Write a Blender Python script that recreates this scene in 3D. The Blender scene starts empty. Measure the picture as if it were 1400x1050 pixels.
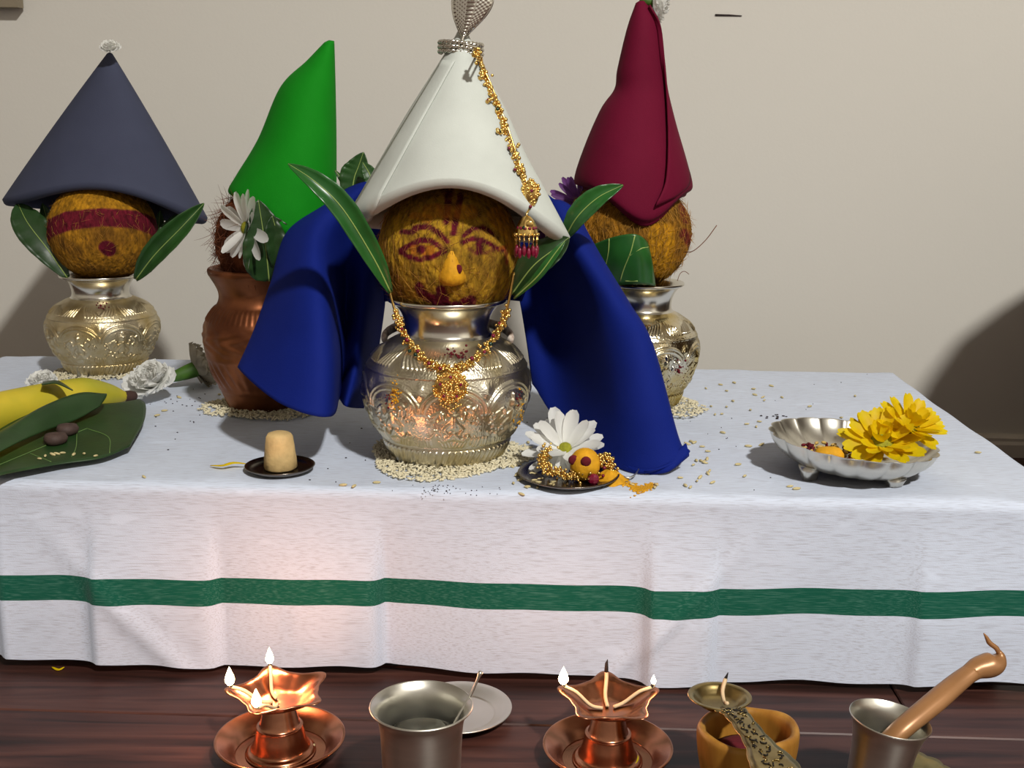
import bpy, bmesh, math, random
import numpy as np
from mathutils import Vector, Matrix
from mathutils.bvhtree import BVHTree

random.seed(7); rng = np.random.default_rng(7)
PI = math.pi
sc = bpy.context.scene
COL = sc.collection

# ------------------------------------------------------------------ camera
FPX = 1550.0; CAM_Z = 0.41; PITCH = math.radians(12.5); ROLL = math.radians(0.7); YAW = math.radians(-2.0)
TABLE_Z = 0.15
cam = bpy.data.cameras.new('camera'); camo = bpy.data.objects.new('camera', cam); COL.objects.link(camo)
cam.sensor_width = 36.0; cam.lens = FPX / 1400.0 * 36.0; cam.clip_start = 0.02
CR = Matrix.Rotation(PI/2 - PITCH, 3, 'X') @ Matrix.Rotation(ROLL, 3, 'Z')
camo.matrix_world = Matrix.Translation((0, 0, CAM_Z)) @ CR.to_4x4()
sc.camera = camo
# ------------------------------------------------------------------ light
sc.view_settings.view_transform = 'Standard'; sc.view_settings.look = 'None'
sc.view_settings.exposure = 0.0; sc.view_settings.gamma = 1.0; sc.view_settings.use_curve_mapping = False
sc.cycles.use_denoising = True
sc.cycles.max_bounces = 8; sc.cycles.caustics_reflective = False; sc.cycles.caustics_refractive = False
sc.cycles.sample_clamp_indirect = 4.0
w = bpy.data.worlds.new('world'); sc.world = w; w.use_nodes = True
w.node_tree.nodes['Background'].inputs[0].default_value = (1.0, 0.88, 0.76, 1)
w.node_tree.nodes['Background'].inputs[1].default_value = 0.40  # even warm fill added, entering where the room has no front wall
LAMP = Vector((0.88, -1.15, 2.40))
ld = bpy.data.lights.new('ceiling_bulb', 'AREA'); ld.shape = 'DISK'; ld.size = 0.20; ld.energy = 125.0; ld.color = (1.0, 0.975, 0.92)
lo = bpy.data.objects.new('ceiling_bulb', ld); COL.objects.link(lo); lo.location = LAMP - Vector((0, 0, 0.075))

# ------------------------------------------------------------------ helpers
def ray(px, py):
    return CR @ Vector(((px - 700) / FPX, -(py - 525) / FPX, -1.0))
def V(px, py, D):
    d = ray(px, py); t = D / d.y
    return Vector((d.x * t, D, CAM_Z + d.z * t))
def T(px, py, z=TABLE_Z):
    d = ray(px, py); t = (z - CAM_Z) / d.z
    return Vector((d.x * t, d.y * t, z))
def catmull(P, n, closed=False):
    P = [np.array(p, float) for p in P]; m = len(P)
    segs = m if closed else m - 1
    out = []
    for k in range(n if closed else n + 1):
        t = k / n * segs; i = min(int(t), segs - 1); f = t - i
        if closed: a, b, c, d = P[(i-1) % m], P[i % m], P[(i+1) % m], P[(i+2) % m]
        else:
            b, c = P[i], P[i+1]
            a = P[i-1] if i > 0 else 2*b - c
            d = P[i+2] if i + 2 < m else 2*c - b
        out.append(0.5 * (2*b + (c-a)*f + (2*a - 5*b + 4*c - d)*f*f + (-a + 3*b - 3*c + d)*f**3))
    return out

class MB:
    def __init__(s): s.v = []; s.f = []
    def add(s, v, f):
        o = len(s.v); s.v += [tuple(float(c) for c in p) for p in v]; s.f += [tuple(i + o for i in q) for q in f]; return s
    def grid(s, rows, closed=False, flip=False):
        n = len(rows[0]); v = [p for r in rows for p in r]; f = []
        for i in range(len(rows) - 1):
            for j in range(n if closed else n - 1):
                q = (i*n + j, i*n + (j+1) % n, (i+1)*n + (j+1) % n, (i+1)*n + j)
                f.append(q[::-1] if flip else q)
        return s.add(v, f)
    def box(s, c, size, rotz=0):
        c = Vector(c); hx, hy, hz = [x/2 for x in size]; R = Matrix.Rotation(rotz, 3, 'Z')
        v = [c + R @ Vector((x*hx, y*hy, z*hz)) for z in (-1, 1) for y in (-1, 1) for x in (-1, 1)]
        return s.add(v, [(0,2,3,1), (4,5,7,6), (0,1,5,4), (2,6,7,3), (0,4,6,2), (1,3,7,5)])
    def tube(s, pts, r, n=8, cap=True, flat=1.0):
        pts = [Vector(p) for p in pts]; m = len(pts)
        rr = r if isinstance(r, (list, tuple)) else [r]*m
        up = None; rows = []
        for i, p in enumerate(pts):
            t = (pts[min(i+1, m-1)] - pts[max(i-1, 0)]).normalized()
            if up is None: up = Vector((0, 0, 1)) if abs(t.z) < .9 else Vector((1, 0, 0))
            a = t.cross(up)
            if a.length < 1e-6: a = t.orthogonal()
            a.normalize(); up = a.cross(t).normalized()
            rows.append([p + (a*math.cos(2*PI*k/n) + up*math.sin(2*PI*k/n)*flat) * rr[i] for k in range(n)])
        o = len(s.v); s.grid(rows, True)
        if cap:
            s.f.append(tuple(o + k for k in range(n))); s.f.append(tuple(o + (m-1)*n + k for k in reversed(range(n))))
        return s
    def ell(s, c, rad, nu=12, nv=8, R=None):
        c = Vector(c); rows = []
        rad = (rad,)*3 if isinstance(rad, (int, float)) else rad
        for i in range(nv + 1):
            ph = -PI/2 + PI*i/nv; row = []
            for j in range(nu):
                th = 2*PI*j/nu
                p = Vector((rad[0]*math.cos(ph)*math.cos(th), rad[1]*math.cos(ph)*math.sin(th), rad[2]*math.sin(ph)))
                row.append(c + (R @ p if R else p))
            rows.append(row)
        return s.grid(rows, True)
    def lathe(s, prof, n=64, c=(0, 0, 0), fn=None, R=None):
        c = Vector(c); rows = []
        for (r, z) in prof:
            row = []
            for j in range(n):
                th = 2*PI*j/n; q = fn(r, z, th) if fn else (r, z)
                p = Vector((q[0]*math.cos(th), q[0]*math.sin(th), q[1]))
                row.append(c + (R @ p if R else p))
            rows.append(row)
        return s.grid(rows, True)
    def patch(s, ctrl, nu=24, nv=24):
        rows = [catmull(r, nu) for r in ctrl]
        cols = list(zip(*rows)); cc = [catmull(c, nv) for c in cols]
        return s.grid([[cc[j][i] for j in range(len(cc))] for i in range(nv + 1)])

def thing(name, label, cat, loc, group=None):
    o = bpy.data.objects.new(name, None); COL.objects.link(o); o.empty_display_size = 0.02
    o.location = loc; tag(o, label, cat, group); return o
def tag(o, label=None, cat=None, group=None, kind=None):
    if label: o['label'] = label
    if cat: o['category'] = cat
    if group: o['group'] = group
    if kind: o['kind'] = kind
    return o
def rootloc(o):
    l = Vector((0, 0, 0))
    while o: l += o.location; o = o.parent
    return l
def obj(name, mb, mat, parent=None, smooth=True, org=None, auto=None):
    vs = np.array(mb.v, float)
    if parent is not None: base = rootloc(parent); loc = (0, 0, 0)
    else:
        if org is None:
            mn, mx = vs.min(0), vs.max(0); org = ((mn[0]+mx[0])/2, (mn[1]+mx[1])/2, mn[2])
        base = Vector(org); loc = org
    vs = vs - np.array(base)
    me = bpy.data.meshes.new(name); me.from_pydata(vs.tolist(), [], mb.f); me.validate()
    if smooth: me.polygons.foreach_set('use_smooth', [True]*len(me.polygons))
    bm = bmesh.new(); bm.from_mesh(me); bmesh.ops.recalc_face_normals(bm, faces=bm.faces); bm.to_mesh(me); bm.free()
    if auto: me.set_sharp_from_angle(angle=math.radians(auto))
    if mat: me.materials.append(mat)
    o = bpy.data.objects.new(name, me); COL.objects.link(o); o.location = loc
    if parent is not None: o.parent = parent
    return o
def solid(o, t, off=0.0, sub=0):
    m = o.modifiers.new('thickness', 'SOLIDIFY'); m.thickness = t; m.offset = off
    if sub:
        s = o.modifiers.new('smooth', 'SUBSURF'); s.levels = sub; s.render_levels = sub
    return o
def copy_tree(o, parent=None):
    c = o.copy(); COL.objects.link(c); c.parent = parent
    for ch in list(o.children): copy_tree(ch, c)
    return c
def bvh_of(objs):
    vs, fs = [], []
    for o in objs:
        b = rootloc(o); off = len(vs)
        vs += [v.co + b for v in o.data.vertices]; fs += [tuple(i + off for i in p.vertices) for p in o.data.polygons]
    return BVHTree.FromPolygons(vs, fs)
def hit(tree, px, py, lift=0.0, default=None):
    d = ray(px, py).normalized(); r = tree.ray_cast(Vector((0, 0, CAM_Z)), d)
    if r[0] is None: return V(px, py, default) if default else None
    n = r[1] if r[1].dot(d) < 0 else -r[1]
    return r[0] + n * lift

# ------------------------------------------------------------------ materials
def srgb(r, g, b):
    return tuple(((c/255)/12.92 if c/255 <= .04045 else ((c/255 + .055)/1.055)**2.4) for c in (r, g, b)) + (1.0,)
def mat(name, col, rough=.6, metal=0., bump=0., bscale=200., var=0., vscale=30., col2=None, stretch=None, spec=.5, sheen=0., trans=0., ior=1.45, attr=None, sss=0., coords='Object', emis=None, estr=0., bdist=.001):
    m = bpy.data.materials.new(name); m.use_nodes = True; nt = m.node_tree; N = nt.nodes; L = nt.links
    b = N['Principled BSDF']; I = b.inputs
    I['Base Color'].default_value = col; I['Roughness'].default_value = rough; I['Metallic'].default_value = metal
    I['Specular IOR Level'].default_value = spec; I['IOR'].default_value = ior
    I['Sheen Weight'].default_value = sheen; I['Transmission Weight'].default_value = trans
    if emis: I['Emission Color'].default_value = emis; I['Emission Strength'].default_value = estr
    tc = N.new('ShaderNodeTexCoord'); mp = N.new('ShaderNodeMapping'); L.new(tc.outputs[coords], mp.inputs[0])
    if stretch: mp.inputs['Scale'].default_value = stretch
    src = None
    if attr:
        a = N.new('ShaderNodeAttribute'); a.attribute_name = attr; src = a.outputs['Color']
    if var or col2:
        nz = N.new('ShaderNodeTexNoise'); nz.inputs['Scale'].default_value = vscale; nz.inputs['Detail'].default_value = 4
        L.new(mp.outputs[0], nz.inputs[0])
        rp = N.new('ShaderNodeValToRGB'); rp.color_ramp.elements[0].position = .35; rp.color_ramp.elements[1].position = .65
        L.new(nz.outputs['Fac'], rp.inputs[0])
        mx = N.new('ShaderNodeMix'); mx.data_type = 'RGBA'
        L.new(rp.outputs[0], mx.inputs[0])
        if src is not None:
            mx.blend_type = 'MULTIPLY'; mx.inputs[0].default_value = 1; L.remove(mx.inputs[0].links[0])
            rp.color_ramp.elements[0].color = (1-var,)*3 + (1,); rp.color_ramp.elements[1].color = (1+var*.3,)*3 + (1,)
            L.new(src, mx.inputs[6]); L.new(rp.outputs[0], mx.inputs[7])
        else:
            c2 = col2 or tuple(c*(1-var) for c in col[:3]) + (1,)
            mx.inputs[6].default_value = col; mx.inputs[7].default_value = c2
        src = mx.outputs[2]
    if src is not None: L.new(src, I['Base Color'])
    if bump:
        n2 = N.new('ShaderNodeTexNoise'); n2.inputs['Scale'].default_value = bscale; n2.inputs['Detail'].default_value = 3
        L.new(mp.outputs[0], n2.inputs[0])
        bp = N.new('ShaderNodeBump'); bp.inputs['Strength'].default_value = bump; bp.inputs['Distance'].default_value = bdist
        L.new(n2.outputs['Fac'], bp.inputs['Height']); L.new(bp.outputs[0], I['Normal'])
    return m

def weave_mat(name, col, dark, speck=0.0):
    """plain-woven cotton: darker slubs along the weft, fine thread relief"""
    m = mat(name, col, rough=.85, sheen=.1, spec=.2); nt = m.node_tree; N = nt.nodes; L = nt.links
    b = N['Principled BSDF']; tc = N.new('ShaderNodeTexCoord')
    mp = N.new('ShaderNodeMapping'); mp.inputs['Scale'].default_value = (70, 1700, 1700); L.new(tc.outputs['Object'], mp.inputs[0])
    nz = N.new('ShaderNodeTexNoise'); nz.inputs['Scale'].default_value = 1.0; nz.inputs['Detail'].default_value = 2; L.new(mp.outputs[0], nz.inputs[0])
    rp = N.new('ShaderNodeValToRGB'); rp.color_ramp.elements[0].position = .30; rp.color_ramp.elements[0].color = dark
    rp.color_ramp.elements[1].position = .52; rp.color_ramp.elements[1].color = col; L.new(nz.outputs['Fac'], rp.inputs[0])
    last = rp.outputs[0]
    if speck:
        mp2 = N.new('ShaderNodeMapping'); mp2.inputs['Scale'].default_value = (22, 60, 60); L.new(tc.outputs['Object'], mp2.inputs[0])
        n3 = N.new('ShaderNodeTexNoise'); n3.inputs['Scale'].default_value = 1.0; n3.inputs['Detail'].default_value = 3; L.new(mp2.outputs[0], n3.inputs[0])
        r3 = N.new('ShaderNodeValToRGB'); r3.color_ramp.elements[0].position = .66; r3.color_ramp.elements[1].position = .70; L.new(n3.outputs['Fac'], r3.inputs[0])
        mx = N.new('ShaderNodeMix'); mx.data_type = 'RGBA'; L.new(r3.outputs[0], mx.inputs[0]); L.new(last, mx.inputs[6])
        mx.inputs[7].default_value = tuple(min(1, c*(1+speck)) for c in col[:3]) + (1,); last = mx.outputs[2]
    L.new(last, b.inputs['Base Color'])
    mw = N.new('ShaderNodeMapping'); mw.inputs['Scale'].default_value = (1500, 1500, 1500); L.new(tc.outputs['Object'], mw.inputs[0])
    n2 = N.new('ShaderNodeTexNoise'); n2.inputs['Scale'].default_value = 1.0; L.new(mw.outputs[0], n2.inputs[0])
    bp = N.new('ShaderNodeBump'); bp.inputs['Strength'].default_value = .25; bp.inputs['Distance'].default_value = .0006
    L.new(n2.outputs['Fac'], bp.inputs['Height']); L.new(bp.outputs[0], b.inputs['Normal'])
    return m

def wood_floor_mat():
    m = mat('dark_stained_oak', srgb(70, 40, 34), rough=.42, spec=.35); nt = m.node_tree; N = nt.nodes; L = nt.links
    b = N['Principled BSDF']; tc = N.new('ShaderNodeTexCoord'); oi = N.new('ShaderNodeObjectInfo')
    ad = N.new('ShaderNodeVectorMath'); ad.operation = 'ADD'
    cb = N.new('ShaderNodeCombineXYZ'); ml = N.new('ShaderNodeMath'); ml.operation = 'MULTIPLY'; ml.inputs[1].default_value = 9.0
    L.new(oi.outputs['Random'], ml.inputs[0]); L.new(ml.outputs[0], cb.inputs[0]); L.new(ml.outputs[0], cb.inputs[2])
    L.new(tc.outputs['Object'], ad.inputs[0]); L.new(cb.outputs[0], ad.inputs[1])
    mp = N.new('ShaderNodeMapping'); mp.inputs['Scale'].default_value = (5, 70, 1); L.new(ad.outputs[0], mp.inputs[0])
    nz = N.new('ShaderNodeTexNoise'); nz.inputs['Scale'].default_value = 1.0; nz.inputs['Detail'].default_value = 6; nz.inputs['Distortion'].default_value = .8
    L.new(mp.outputs[0], nz.inputs[0])
    rp = N.new('ShaderNodeValToRGB'); e = rp.color_ramp.elements
    e[0].position = .32; e[0].color = srgb(34, 20, 17); e[1].position = .7; e[1].color = srgb(84, 53, 45)
    k = e.new(.5); k.color = srgb(62, 36, 31); L.new(nz.outputs['Fac'], rp.inputs[0]); L.new(rp.outputs[0], b.inputs['Base Color'])
    bp = N.new('ShaderNodeBump'); bp.inputs['Strength'].default_value = .25; bp.inputs['Distance'].default_value = .001
    L.new(nz.outputs['Fac'], bp.inputs['Height']); L.new(bp.outputs[0], b.inputs['Normal'])
    return m

M = {}
M['wall'] = mat('warm_white_paint', srgb(219, 215, 206), rough=.75, bump=.12, bscale=260, spec=.2)
M['trim'] = mat('white_trim_paint', srgb(215, 208, 196), rough=.45)
M['floor'] = wood_floor_mat()
M['cloth'] = weave_mat('white_cotton', srgb(206, 215, 232), srgb(184, 189, 203), speck=.05)
M['stripe'] = weave_mat('green_woven_stripe', srgb(12, 84, 66), srgb(60, 110, 95))
M['wood'] = mat('plain_pine', srgb(150, 110, 70), rough=.6, var=.3, stretch=(2, 40, 40), vscale=3)
def fabric(n, c, sheen=0.): return mat(n, c, rough=.8, sheen=0., spec=.15, bump=.12, bscale=900, var=.06, vscale=40)
M['grey_fab'] = fabric('slate_fabric', srgb(68, 72, 92)); M['green_fab'] = fabric('green_fabric', srgb(18, 132, 24))
M['white_fab'] = fabric('ivory_fabric', srgb(206, 211, 204), .05); M['maroon_fab'] = fabric('maroon_fabric', srgb(104, 14, 44))
M['blue_fab'] = fabric('royal_blue_fabric', srgb(13, 32, 116))
M['silver'] = mat('tarnished_silver', srgb(228, 222, 204), rough=.33, metal=1, col2=srgb(206, 192, 150), vscale=26, bump=.05, bscale=120)
M['silver_b'] = mat('yellowed_silver', srgb(222, 212, 184), rough=.38, metal=1, col2=srgb(190, 168, 116), vscale=30, bump=.05, bscale=120)
M['silver_c'] = mat('bright_silver', srgb(226, 220, 200), rough=.16, metal=1, col2=srgb(204, 180, 112), vscale=34)
M['silver_pol'] = mat('polished_silver', srgb(226, 222, 210), rough=.22, metal=1, var=.12, vscale=18)
M['copper'] = mat('aged_copper', srgb(150, 92, 58), rough=.42, metal=.85, col2=srgb(104, 60, 38), vscale=22, bump=.2, bscale=90)
M['copper_lamp'] = mat('polished_copper', srgb(196, 136, 104), rough=.25, metal=1, col2=srgb(158, 104, 76), vscale=40)
M['brass'] = mat('dull_brass', srgb(176, 156, 106), rough=.3, metal=1, col2=srgb(140, 122, 78), vscale=60)
M['steel'] = mat('stainless_steel', srgb(222, 219, 208), rough=.34, metal=1, var=.1, vscale=25, stretch=(1, 1, 6))
M['dark_steel'] = mat('dark_steel', srgb(128, 120, 112), rough=.25, metal=1, var=.25, vscale=40)
M['gold'] = mat('gold', srgb(238, 200, 118), rough=.25, metal=1)
M['ruby'] = mat('ruby_bead', srgb(120, 14, 46), rough=.15, spec=.8)
M['emerald'] = mat('emerald_bead', srgb(14, 50, 34), rough=.15, spec=.8)
M['coconut'] = mat('turmeric_coated_husk', srgb(170, 115, 30), rough=.85, attr='paint', var=.5, vscale=260, stretch=(1, 1, .35), bump=.8, bscale=330, spec=.2, bdist=.003)
M['husk'] = mat('bare_brown_husk', srgb(110, 60, 34), rough=.9, col2=srgb(64, 32, 18), vscale=90, stretch=(1, 1, .3), bump=.9, bscale=250, spec=.15, bdist=.003)
M['fibre'] = mat('yellow_husk_fibre', srgb(176, 126, 46), rough=.8); M['fibre_b'] = mat('brown_husk_fibre', srgb(112, 62, 36), rough=.8)
M['turmeric'] = mat('turmeric_paste', srgb(226, 164, 22), rough=.75, var=.25, vscale=120, bump=.4, bscale=400)
M['kumkum'] = mat('kumkum_powder', srgb(104, 16, 30), rough=.9, var=.3, vscale=300)
M['leaf'] = mat('green_leaf', srgb(44, 82, 34), rough=.42, var=.35, vscale=50, bump=.1, bscale=300)
M['leaf_d'] = mat('dark_betel_leaf', srgb(40, 68, 32), rough=.4, var=.3, vscale=40, bump=.12, bscale=200)
M['leaf_b'] = mat('bright_glossy_leaf', srgb(42, 96, 40), rough=.3, var=.3, vscale=40)
M['vein'] = mat('pale_leaf_vein', srgb(150, 172, 92), rough=.5)
M['vein_d'] = mat('betel_leaf_vein', srgb(96, 126, 66), rough=.5)
M['petal_w'] = mat('white_petal', srgb(250, 250, 246), rough=.6, var=.05, vscale=60)
M['petal_y'] = mat('yellow_petal', srgb(248, 226, 16), rough=.55, col2=srgb(238, 206, 8), vscale=80)
M['petal_p'] = mat('purple_petal', srgb(128, 76, 150), rough=.6, var=.3, vscale=80)
M['petal_dry'] = mat('wilted_petal', srgb(190, 180, 160), rough=.8, var=.2, vscale=60)
for k_ in ('petal_w', 'petal_y', 'petal_p', 'petal_dry'):
    nt = M[k_].node_tree; N = nt.nodes; L = nt.links; bs = N['Principled BSDF']; out = N['Material Output']
    tr_ = N.new('ShaderNodeBsdfTranslucent'); ms = N.new('ShaderNodeMixShader'); ms.inputs[0].default_value = .45
    if bs.inputs['Base Color'].links: L.new(bs.inputs['Base Color'].links[0].from_socket, tr_.inputs[0])
    L.new(bs.outputs[0], ms.inputs[1]); L.new(tr_.outputs[0], ms.inputs[2]); L.new(ms.outputs[0], out.inputs[0])
M['calyx'] = mat('flower_calyx', srgb(74, 116, 36), rough=.55, var=.3, vscale=90)
M['disc_y'] = mat('flower_disc', srgb(150, 150, 30), rough=.8, var=.3, vscale=400, bump=.6, bscale=900)
M['banana'] = mat('banana_skin', srgb(214, 188, 50), rough=.5, col2=srgb(168, 164, 44), vscale=14)
M['banana_tip'] = mat('banana_blossom_end', srgb(66, 46, 40), rough=.9, bump=.6, bscale=300)
M['betel'] = mat('betel_nut', srgb(78, 60, 54), rough=.7, bump=.4, bscale=200, var=.3, vscale=120)
M['rice'] = mat('paddy_grain', srgb(206, 190, 140), rough=.6, var=.2, vscale=200)
M['rice_pile'] = mat('raw_rice', srgb(226, 216, 184), rough=.6, var=.15, vscale=500)
M['grain_b'] = mat('golden_grain', srgb(196, 164, 90), rough=.6)
M['speck'] = mat('dark_seed', srgb(40, 26, 26), rough=.8)
M['jaggery'] = mat('jaggery', srgb(214, 182, 124), rough=.7, var=.2, vscale=90, bump=.5, bscale=150, bdist=.002)
M['wick'] = mat('cotton_wick', srgb(220, 190, 150), rough=.9); M['char'] = mat('charred_wick', srgb(30, 24, 24), rough=.9)
M['flame'] = mat('flame', (1, .6, .2, 1), emis=(1.0, .72, .36, 1), estr=28.0)
M['woodbowl'] = mat('yellow_wood', srgb(186, 136, 54), rough=.5, col2=srgb(146, 98, 32), vscale=12, stretch=(5, 5, 1), bump=.15, bscale=60)
M['hornspoon'] = mat('tan_copper_spoon', srgb(164, 118, 76), rough=.35, metal=.25, var=.15, vscale=40)
M['water'] = mat('water', (.92, .95, .92, 1), rough=.03, trans=1., ior=1.33)
M['frame'] = mat('taupe_frame', srgb(140, 128, 108), rough=.5)
M['cord'] = mat('pale_cord', srgb(236, 226, 212), rough=.8, col2=srgb(150, 120, 104), vscale=160)
M['shade_fab'] = fabric('brown_shade_form_fabric', srgb(96, 80, 68)); M['lampglass'] = mat('lamp_glass', (1, 1, 1, 1), emis=(1, .95, .87, 1), estr=6.0)

# ------------------------------------------------------------------ room
RZ = Matrix.Rotation(YAW, 3, 'Z')
def rp_(x, y, z): return Vector((0, 1.0, 0)) + RZ @ Vector((x, y - 1.0, z))
def room_box(mb, c, size): return mb.box(rp_(*c), size, YAW)
WALL_Y = 1.475
def struct(name, mb, m, **k): return tag(obj(name, mb, m, smooth=False, **k), kind='structure')
struct('wall_back', room_box(MB(), (0, WALL_Y + .05, 1.25), (5.2, .1, 2.5)), M['wall'])
struct('wall_left', room_box(MB(), (-2.65, -.5, 1.25), (.1, 4.0, 2.5)), M['wall'])
struct('wall_right', room_box(MB(), (2.65, -.5, 1.25), (.1, 4.0, 2.5)), M['wall'])
struct('ceiling', room_box(MB(), (0, -.5, 2.55), (5.4, 4.1, .1)), M['wall'])
bb = MB()
prof = [(0, 0), (-.014, 0), (-.014, .017), (-.011, .021), (-.011, .025), (-.004, .029), (0, .029)]
rows = [[rp_(x, WALL_Y + dy, dz) for dy, dz in prof] for x in (-2.6, 2.6)]
bb.grid(rows); struct('baseboard_back', bb, M['trim'])
floor = struct('floor', room_box(MB(), (0, -.5, -.025), (5.2, 4.1, .03)), mat('subfloor', srgb(30, 18, 15)))
PW = .083; plank_me = None; FL0 = .7335
for i in range(-40, 9):
    y0 = FL0 + i*PW; xs = [-2.6] + [-2.6 + ((i*0.77) % 1.0)*1.2 + .4 + k*1.25 for k in range(4)] + [2.6]
    for a, b_ in zip(xs[:-1], xs[1:]):
        if b_ - a < .02 or not -2.5 < y0 < 1.40: continue
        mb = MB(); l = (b_ - a)/2 - .0006; hw = PW/2 - .0006
        # bevelled plank
        top = [(-l+.001, -hw+.001), (l-.001, -hw+.001), (l-.001, hw-.001), (-l+.001, hw-.001)]; bot = [(-l, -hw), (l, -hw), (l, hw), (-l, hw)]
        c = ((a+b_)/2, y0 + PW/2)
        v = [rp_(c[0]+x, c[1]+y, -.001) for x, y in bot] + [rp_(c[0]+x, c[1]+y, 0) for x, y in top] + [rp_(c[0]+x, c[1]+y, -.01) for x, y in bot]
        f = [(4,5,6,7)] + [(k, (k+1)%4, 4+(k+1)%4, 4+k) for k in range(4)] + [(8+k, 8+(k+1)%4, (k+1)%4, k) for k in range(4)]
        mb.add(v, f); p = obj('plank', mb, M['floor'], floor, smooth=False)

# ceiling lamp (carries the bulb)
cl = thing('ceiling_light', 'round white ceiling light above the altar', 'lamp', LAMP)
obj('base_plate', MB().lathe([(0, .1), (.16, .1), (.16, .075), (.15, .07)], 48, LAMP), M['trim'], cl)
obj('glass_rim', MB().lathe([(.15, .07), (.155, .03), (.13, -.01), (.115, -.03), (.11, -.03)], 48, LAMP), M['trim'], cl)
obj('diffuser', MB().lathe([(.11, -.03), (.06, -.038), (.0, -.04)], 48, LAMP), M['lampglass'], cl)

# picture frame peeking in at the top left and a dark scratch on the wall
pf = V(19, -14, 1.40)
a = V(38, 13, WALL_Y+.03); fr = thing('picture_frame', 'taupe picture frame corner hanging high on the wall', 'picture frame', (a.x-.25, a.y-.02, a.z))
wpos = a
obj('frame_rail', MB().box((a.x-.25, a.y-.012, a.z+.012), (.5, .016, .024), YAW), M['frame'], fr, smooth=False)
obj('frame_rail', MB().box((a.x-.012, a.y-.020, a.z+.2), (.024, .016, .376), YAW), M['frame'], fr, smooth=False)
obj('frame_rail', MB().box((a.x-.488, a.y-.004, a.z+.2), (.024, .016, .376), YAW), M['frame'], fr, smooth=False)
obj('frame_rail', MB().box((a.x-.25, a.y-.012, a.z+.4), (.5, .016, .024), YAW), M['frame'], fr, smooth=False)
obj('picture_panel', MB().box((a.x-.25, a.y-.010, a.z+.206), (.452, .008, .364), YAW), M['frame'], fr, smooth=False)

# made-up rounded form added out of frame: it casts the soft shade on the wall to the right
BB = Vector((1.03, .90, 0))
bgt = thing('shade_form', 'unseen rounded brown form added to shade the wall', 'shade form', BB)
def shadef(r, z, th): return (r*(1 + .04*math.sin(5*th) + .02*math.sin(9*th+1)), z)
obj('shade_form_body', MB().lathe([(0, .0), (.30, .005), (.39, .06), (.43, .16), (.45, .28), (.45, .40), (.42, .475), (.32, .55), (.19, .60), (.08, .62), (0, .625)], 48, BB, shadef), M['shade_fab'], bgt)
obj('shade_form_loop', MB().tube([BB+Vector((.05*math.cos(t), 0, .61+.05*math.sin(t))) for t in np.linspace(0, PI, 10)], .008), M['shade_fab'], bgt)

# ------------------------------------------------------------------ table and cloth
TX0, TX1, TY0, TY1 = -.60, .420, .803, 1.275       # table frame coordinates (before yaw)
def tp(x, y, z): return rp_(x, y, z)
tb = thing('low_table', 'low wooden altar table hidden under the white cloth', 'table', tp((TX0+TX1)/2, (TY0+TY1)/2, 0))
obj('table_top', room_box(MB(), ((TX0+TX1)/2, (TY0+TY1)/2, TABLE_Z-.0145), (TX1-TX0-.012, TY1-TY0-.012, .022)), M['wood'], tb, smooth=False)
for sx in (TX0+.05, TX1-.05):
    for sy in (TY0+.05, TY1-.05):
        obj('leg', room_box(MB(), (sx, sy, (TABLE_Z-.026)/2), (.04, .04, TABLE_Z-.026)), M['wood'], tb, smooth=False)

def pxx(px, y=TY0):  # x in table frame on the front face for a pixel column
    return T(px, 700, .11).x
creases = [(pxx(168), .0022), (pxx(545), -.004), (pxx(885), .0035), (pxx(1215), .0016), (pxx(330), -.0028), (pxx(970), -.0022), (pxx(40), .003)]
def drape(x, d):
    """outward bulge of the front drop at table x, d metres below the edge"""
    k = min(1, d/.10); k = k*k*(3-2*k)
    b = .006*k + .0020*math.sin(x*17+.6)*k + .0018*math.sin(x*41+d*12)*k
    for c, a in creases:
        b += a*1.0*k*math.tanh((x-c)/.0025)*math.exp(-abs(x-c)/.025) + a*k*(1/(1+((x-c)/.006)**2)) + a*.8*k*math.tanh((x-c)/.012)*math.exp(-abs(x-c)/.05)
    b += .0025*math.exp(-((x-pxx(60)-d*.9)/.012)**2)*k
    b += .0022*math.exp(-((x-pxx(870)-(.12-d)*.9)/.008)**2)*k
    return b
def hem(x):
    return .1378 - .0022*math.sin(x*15+2.1) - .0013*math.sin(x*37) - .0006*math.sin(x*90) + .0018*math.sin(x*6+1.0)
def cloth_pt(x, s):
    """s runs from the back drop over the top to the front hem"""
    depth = TY1 - TY0; r = .008
    ex = 0.0; xx = x
    if x > TX1: ex = x - TX1; xx = TX1 + .004*(1-math.exp(-ex/.004))
    if x < TX0: ex = TX0 - x; xx = TX0 - .004*(1-math.exp(-ex/.004))
    wr = .0005*math.sin(x*33+s*20) + .0004*math.sin(s*61-x*25) + .0003*math.sin(x*110)
    if s < 0:                       # back drop
        return (xx, TY1, TABLE_Z - r + s - ex*.3)
    if s <= depth:
        y = TY1 - s; z = TABLE_Z + wr - ex
        e1 = min(s, depth - s)
        if e1 < r:
            ph = (r-e1)/r*PI/2; z = TABLE_Z - ex - r*(1-math.cos(ph)); o_ = r - r*math.sin(ph)
            y = TY1 - o_ if s < depth/2 else TY0 + o_
        return (xx, y, z)
    d = s - depth; L = hem(x)
    q = d/.15; cx = -.20*(x + .42)/.78; dd = L*(q + cx*q*(1-q))
    return (xx, TY0 - drape(x, dd), TABLE_Z - r - dd*.975)
depth = TY1 - TY0
NX = 330
xs = list(np.linspace(TX0 - .03, TX1 + .03, NX))
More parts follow.
